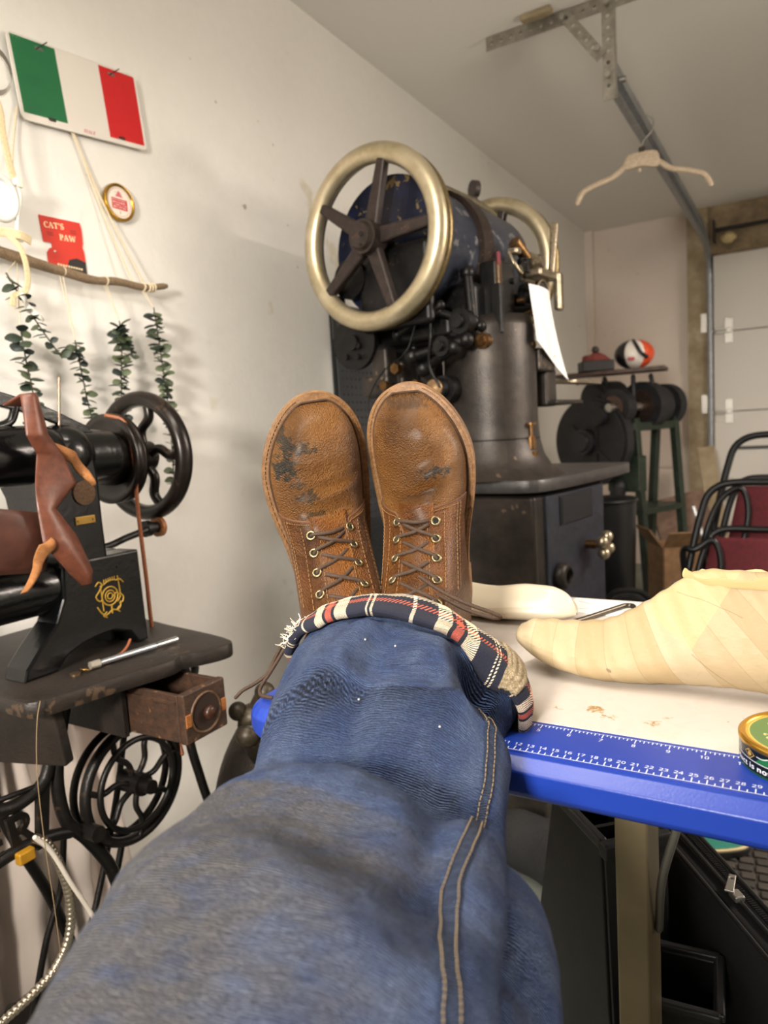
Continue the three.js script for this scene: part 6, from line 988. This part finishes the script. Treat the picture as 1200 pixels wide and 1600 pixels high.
{
  const t = thing('cap_box', 'black box with a red cloth heaped on it beside the orange helmet', 'box', [-0.86, 1.272, -3.5], 0.5);
  obj('box', rbox(0.15, 0.05, 0.1, 0, 0.025, 0, 0.006), mat(0x141316, 0.5), t);
  obj('red_cloth', (() => { const g = new THREE.SphereGeometry(0.06, 28, 18), p = g.attributes.position; for (let i = 0; i < p.count; i++) { const s = 1 + 0.5 * fbm(p.getX(i) * 24, p.getY(i) * 24, p.getZ(i) * 24, 3); p.setXYZ(i, p.getX(i) * 1.05 * s, Math.max(0, p.getY(i)) * 0.62 * s, p.getZ(i) * 0.75 * s); } g.computeVertexNormals(); g.translate(0, 0.05, 0); return g; })(), mat(0x7c3a34, 0.8), t);
  obj('knob', [ball(0.018, 0.0, 0.103, 0), cy(0.007, 0.02, 0, 0.09, 0)], mat(0x3a3431, 0.5), t);
}
// ------------------------------------------------------------------ folding chairs leaning in front of the door
{
  const tubeM = mat(0x121315, 0.35, 0.4), cloth = mat(0xffffff, 0.85, 0, { map: mottle('#5f141e', '#4a0f18', { size: 0.1 }), bump: fineBump, bumpSize: 0.03, bumpScale: 0.0006 });
  const chair = (label, ox, oz, h, sink) => {
    const t = thing('folding_chair', label, 'chair', [ox, 0, oz], 0.12, 'folded chairs by the garage door');
    const lean = (x, y, dz = 0) => V(x + y * 0.21, y, -y * 0.26 + dz), r = 0.0125;
    obj('outer_frame', tube([lean(0, 0.012), lean(0, 0.3), lean(0, h - 0.1), lean(0.012, h - 0.03), lean(0.05, h), lean(0.2, h + 0.004), lean(0.37, h), lean(0.41, h - 0.03), lean(0.42, h - 0.1), lean(0.42, 0.3), lean(0.42, 0.012)], r, 120, 10), tubeM, t);
    obj('inner_frame', tube([lean(0.04, 0.012, 0.05), lean(0.03, 0.3, 0.045), lean(0.035, h - 0.2, 0.04), lean(0.06, h - 0.15, 0.04), lean(0.2, h - 0.145, 0.04), lean(0.36, h - 0.15, 0.04), lean(0.385, h - 0.2, 0.04), lean(0.39, 0.3, 0.045), lean(0.38, 0.012, 0.05)], r * 0.9, 120, 10), tubeM, t);
    obj('arm_tube', tube([lean(-0.01, 0.5, 0.03), lean(-0.03, 0.6, 0.09), lean(0.0, h - 0.2, 0.1), lean(0.05, h - 0.17, 0.1), lean(0.09, h - 0.25, 0.09), lean(0.08, 0.4, 0.07)], r * 0.85, 60, 10), tubeM, t);
    obj('back_cloth', sheetGeo(16, 16, (i, j) => lean(lerp(0.05, 0.38, i), lerp(0.42, h - 0.17, j), 0.03 + 0.035 * Math.sin(i * Math.PI)), 0.006), cloth, t);
    obj('seat_cloth', sheetGeo(16, 16, (i, j) => lean(lerp(0.04, 0.38, i), lerp(0.05, 0.5 - 0.1 * i, j), 0.075 + 0.03 * Math.sin(i * Math.PI)), 0.008), cloth, t);
    obj('cross_bar', cylBetween(lean(0.0, 0.2, 0.02), lean(0.42, 0.2, 0.02), 0.009, 0.009, 10), tubeM, t);
  };
  chair('folded maroon chair with the taller black frame, nearer the garage door', -0.39, -2.62, 0.95);
  chair('folded maroon chair with the lower black frame in front', -0.43, -2.44, 0.8);
}
// ------------------------------------------------------------------ clutter between the machines and the door
tag(obj('waste_bin', [at(new THREE.CylinderGeometry(0.13, 0.11, 0.7, 40), -0.74, 0.35, -3.1), at(new THREE.TorusGeometry(0.13, 0.008, 8, 40), -0.74, 0.7, -3.1, Math.PI / 2)], mat(0x131417, 0.4)), 'tall black bin standing behind the stitching machine base', 'bin');
{
  const t = thing('cardboard_box', 'open brown cardboard box beside the black bin', 'box', [-0.46, 0, -3.34], 0.5), cb = mat(0xffffff, 0.8, 0, { map: mottle('#8a6a48', '#6d5236', { size: 0.2 }) });
  for (const [w, d, x, z] of [[0.24, 0.006, 0, 0.1], [0.24, 0.006, 0, -0.1], [0.006, 0.2, 0.12, 0], [0.006, 0.2, -0.12, 0]]) obj('side', box(w, 0.48, d, x, 0.24, z), cb, t);
  obj('flap', at(box(0.24, 0.11, 0.006), 0, 0.515, 0.13, 0.8, 0, 0), cb, t); obj('flap', at(box(0.006, 0.1, 0.2), -0.15, 0.52, 0, 0, 0, 0.6), cb, t); obj('bottom', box(0.23, 0.006, 0.19, 0, 0.004, 0), cb, t);
}
{
  const t = thing('duffel_bag', 'black soft bag slumped in front of the cardboard box', 'bag', [-0.56, 0, -2.66], 0.3);
  obj('body', (() => { const g = new THREE.SphereGeometry(0.2, 40, 26), p = g.attributes.position; for (let i = 0; i < p.count; i++) { const s = 1 + 0.22 * fbm(p.getX(i) * 8, p.getY(i) * 8, p.getZ(i) * 8, 3); p.setXYZ(i, p.getX(i) * 0.8 * s, 0.19 + clamp(p.getY(i) * 1.05, -0.19, 1) * s, p.getZ(i) * 0.7 * s); } g.computeVertexNormals(); return g; })(), mat(0x1d1e21, 0.7, 0, { bump: fineBump, bumpSize: 0.02, bumpScale: 0.0006 }), t);
  obj('handle', tube([[-0.09, 0.36, 0.05], [-0.05, 0.42, 0.06], [0.04, 0.42, 0.06], [0.09, 0.36, 0.05]], 0.01, 30, 8), mat(0x101012, 0.7), t);
}
{
  const t = thing('silver_case', 'grey metal case standing beside the black soft bag', 'case', [-0.36, 0, -2.95], -0.2);
  obj('body', rbox(0.22, 0.34, 0.16, 0, 0.17, 0, 0.012), mat(0x8b8e92, 0.35, 0.5), t); obj('lid', rbox(0.225, 0.02, 0.165, 0, 0.352, 0, 0.008), mat(0xa9a9a6, 0.4, 0.4), t); obj('latch', rbox(0.03, 0.03, 0.01, 0.04, 0.33, 0.085, 0.002), steelM, t);
}
tag(obj('blue_sponge', rbox(0.09, 0.028, 0.06, -0.4, 0.377, -2.93, 0.01), mat(0x1e8fc0, 0.6)), 'bright blue pad lying on the grey metal case', 'pad');
for (const [k, a, b, r, m, label] of [[0, [-0.2, 0.008, -3.1], [-0.4, 0.66, -3.2], 0.008, mat(0xb9babb, 0.3, 0.5), 'silver rod leaning behind the folded chairs'], [1, [-0.5, 0.0, -4.6], [-0.62, 0.78, -4.95], 0.03, paleWood, 'weathered board end leaning on the door jamb']]) tag(obj(k ? 'leaning_board' : 'leaning_rod', k ? at(rbox(0.1, 0.85, 0.02, 0, 0, 0, 0.003), -0.46, 0.42, -4.72, -0.18, 0.3, 0.16) : cylBetween(V(...a), V(...b), r, r, 12), m), label, k ? 'board' : 'rod');
tag(obj('plywood_offcut', at(rbox(0.3, 0.62, 0.02, 0, 0, 0, 0.003), -0.52, 0.31, -4.1, -0.2, 0.5, 0.3), mat(0xffffff, 0.8, 0, { map: mottle('#7d6453', '#5c483c', { size: 0.3 }) })), 'brown plywood offcut leaning behind the folded chairs', 'plywood');
tag(obj('white_tin', [cy(0.03, 0.14, -0.51, 0.07, -4.3, 24), cy(0.02, 0.03, -0.51, 0.155, -4.3, 20)], mat(0xdcd8ce, 0.4)), 'white squeeze bottle on the floor by the jamb', 'bottle');
// ------------------------------------------------------------------ under the blue table
const blackPl = mat(0x1b1b1c, 0.5, 0, { bump: fineBump, bumpSize: 0.06, bumpScale: 0.0003 });
{
  // open wedge-shaped bin; local x runs along its wide face, z is the way that face looks
  const t = thing('open_bin', 'open wedge-shaped black plastic bin under the table', 'bin', [-0.287, 0, -0.885], 0);
  t.quaternion.setFromRotationMatrix(new THREE.Matrix4().makeBasis(V(0.683, 0, 0.73), V(0, 1, 0), V(-0.73, 0, 0.683)));
  const face = [[0, 0.55], [0.125, 0.55], [0.15, 0.0], [-0.13, 0.0], [-0.1, 0.2], [-0.042, 0.4]], fm = mat(0xffffff, 0.55, 0, { map: mottle('#232222', '#191919', { size: 0.3 }), bump: fineBump, bumpSize: 0.08, bumpScale: 0.0003 });
  obj('face_panel', at(prism(face, 0.008, 0.002), 0, 0, 0), fm, t); obj('back_panel', at(prism(face, 0.008, 0.002), 0, 0, -0.08), fm, t);
  obj('end_panel', [at(rbox(0.01, 0.55, 0.08, 0, 0, 0, 0.002), 0.136, 0.275, -0.04, 0, 0, -0.045 + 0.09), at(rbox(0.016, 0.02, 0.09, 0, 0, 0, 0.004), 0.13, 0.548, -0.04)], mat(0x343434, 0.4), t);
  obj('slope_panel', at(rbox(0.008, 0.16, 0.075, 0, 0, 0, 0.001), -0.02, 0.475, -0.04, 0, 0, -0.27), fm, t); obj('bottom_panel', box(0.27, 0.008, 0.075, 0.01, 0.004, -0.04), fm, t);
  for (const z of [0, -0.08]) obj('rim', rbox(0.13, 0.014, 0.012, 0.062, 0.553, z, 0.004), mat(0x3a3a3a, 0.4), t);
  obj('divider', box(0.006, 0.16, 0.07, 0.07, 0.46, -0.04), fm, t);
  obj('wire_catch', tube([[0.09, 0.545, -0.066], [0.1, 0.53, -0.05], [0.085, 0.5, -0.045], [0.1, 0.49, -0.03]], 0.0025, 24, 6), steelM, t);
}
{
  // padded case: local x along the zip, z the face we see
  const t = thing('padded_case', 'black padded case with a zip along its top under the table', 'case', [-0.118, 0.0, -0.875]), e = V(0.576, 0, 0.817), fm = mat(0x0b0b0c, 0.85, 0, { bump: fineBump, bumpSize: 0.01, bumpScale: 0.0004 });
  t.quaternion.setFromRotationMatrix(new THREE.Matrix4().makeBasis(e, V(0, 1, 0), V(-0.817, 0, 0.576)));
  obj('body', rbox(0.8, 0.485, 0.07, 0.04, 0.2435, -0.035, 0.022, 5), fm, t);
  for (const z of [-0.008, -0.03, -0.052]) obj('piping', tube([[-0.34, 0.478, z], [-0.28, 0.487, z], [0.2, 0.487, z], [0.41, 0.478, z]], 0.0028, 20, 8), mat(0x161617, 0.5), t);
  const zt = obj('zip_tape', rbox(0.72, 0.004, 0.016, 0.05, 0.4865, -0.041, 0.001), mat(0x101012, 0.8), t);
  const tg = new THREE.BoxGeometry(0.0022, 0.003, 0.007), tm = mat(0x232326, 0.35, 0.5); for (let i = 0; i < 150; i++) part(zt, tg, tm, 'zip_tooth', V(-0.25 + i * 0.0036, 0.4895, -0.041));
  const sl = obj('zip_slider', rbox(0.016, 0.008, 0.012, 0.05, 0.492, -0.03, 0.002), steelM, t); obj('zip_pull', [prism([[0, -0.005], [0.034, -0.004], [0.034, 0.004], [0, 0.005]], 0.003, 0.0008, [circPath(0.026, 0, 0.0022, 8)]).rotateX(Math.PI / 2).rotateY(2.5).translate(0.048, 0.497, -0.022)], steelM, sl);
}
{
  const t = thing('parts_tray', 'small black plastic tray standing beside the table leg', 'tray', [-0.108, 0, -0.76], 0.1);
  const s = (w, d, x, z) => rbox(w, 0.44, d, x, 0.22, z, 0.004);
  obj('wall', s(0.06, 0.006, 0, 0.04), blackPl, t); obj('wall', s(0.06, 0.006, 0, -0.04), blackPl, t); obj('wall', s(0.006, 0.085, 0.03, 0), blackPl, t); obj('wall', s(0.006, 0.085, -0.03, 0), blackPl, t); obj('floor_plate', box(0.055, 0.006, 0.08, 0, 0.35, 0), blackPl, t);
  obj('rim', [rbox(0.07, 0.01, 0.01, 0, 0.44, 0.044, 0.003), rbox(0.07, 0.01, 0.01, 0, 0.44, -0.044, 0.003), rbox(0.01, 0.01, 0.09, 0.034, 0.44, 0, 0.003), rbox(0.01, 0.01, 0.09, -0.034, 0.44, 0, 0.003)], mat(0x2b2b2c, 0.4), t);
}
{
  const t = thing('rubber_mat', 'black rubber floor mat with raised square tread behind the padded case', 'mat', [0.02, 0, -1.68], 0.12), rm = mat(0xffffff, 0.6, 0, { map: mottle('#3f3b36', '#2c2a27', { size: 0.2 }) });
  obj('base', prismY(smoothPts([[-0.3, 0.27], [-0.1, 0.25], [0.0, 0.29], [0.3, 0.28], [0.33, 0.2], [0.33, -0.24], [0.3, -0.28], [-0.28, -0.28], [-0.32, -0.24], [-0.32, 0.2]], 6), 0.0, 0.006, 0.002), rm, t);
  obj('raised_edge', tube(smoothPts([[-0.285, 0.25], [-0.1, 0.23], [0.0, 0.265], [0.285, 0.26], [0.31, 0.2], [0.31, -0.22], [0.28, -0.26], [-0.27, -0.26], [-0.3, -0.22], [-0.3, 0.2]], 4).map(([x, z]) => V(x, 0.008, z)), 0.005, 160, 6, true), rm, t);
  const bg = [0, 1].map((k) => rbox(0.029, 0.007, 0.024, 0, 0, 0, 0.003, 1)), bm = [rm, mat(0xffffff, 0.55, 0, { map: mottle('#4a453f', '#38342f', { size: 0.2 }) })];
  for (let i = 0; i < 16; i++) for (let j = 0; j < 15; j++) { const x = -0.27 + i * 0.0355 + (j % 2) * 0.004, z = -0.225 + j * 0.031; if (z > 0.2 || x > 0.29) continue; part(t, bg[0], bm[(i * 3 + j) % 2], 'tread_block', V(x, 0.009, z)); }
}
{
  const t = thing('slipper', 'dark slipper with a teal cream-edged insole on the floor mat', 'slipper', [-0.17, 0.013, -1.76], 0.6);
  const foot = smoothPts([[-0.06, 0.04], [0.0, 0.05], [0.05, 0.04], [0.065, 0], [0.05, -0.04], [0, -0.05], [-0.06, -0.04], [-0.09, 0]], 6), sc = (k) => foot.map(([x, z]) => [x * k, z * k]);
  obj('sole', prismY(sc(1.0), 0, 0.016, 0.003), mat(0x1a1a1a, 0.6), t); obj('edge_binding', prismY(sc(0.96), 0.016, 0.02, 0.001), mat(0xcbb98d, 0.7), t); obj('insole', prismY(sc(0.82), 0.02, 0.0215), mat(0x2f7d6d, 0.6), t);
  obj('strap', tube([[-0.07, 0.018, -0.04], [-0.065, 0.05, -0.02], [-0.065, 0.052, 0.02], [-0.07, 0.018, 0.04]], 0.014, 24, 8), mat(0x161616, 0.6), t);
}
tag(obj('rolled_cloth', tube([[-0.36, 0.07, -1.35], [-0.42, 0.075, -1.42], [-0.5, 0.07, -1.48], [-0.58, 0.072, -1.5]], 0.068, 30, 14), mat(0x202021, 0.85, 0, { bump: softBump, bumpSize: 0.1, bumpScale: 0.004 })), 'rolled black cloth on the floor behind the open bin', 'cloth');
tag(obj('cardboard_sheet', at(rbox(0.36, 0.006, 0.3, 0, 0, 0, 0.001), -0.2, 0.004, -0.6, 0, 0.5, 0), mat(0xffffff, 0.8, 0, { map: mottle('#5d4630', '#463424', { size: 0.2 }) })), 'flat brown cardboard sheet on the floor under the table', 'cardboard');
tag(obj('black_hose', tube([[0.25, 0.02, -1.95], [0.05, 0.02, -2.02], [-0.1, 0.025, -2.0], [-0.22, 0.02, -2.05]].map(([a, b, c]) => [a, b, c - 0.1]), 0.018, 40, 10), mat(0x121212, 0.45)), 'black hose lying on the floor past the rubber mat', 'hose');
renderer.render(scene, camera);
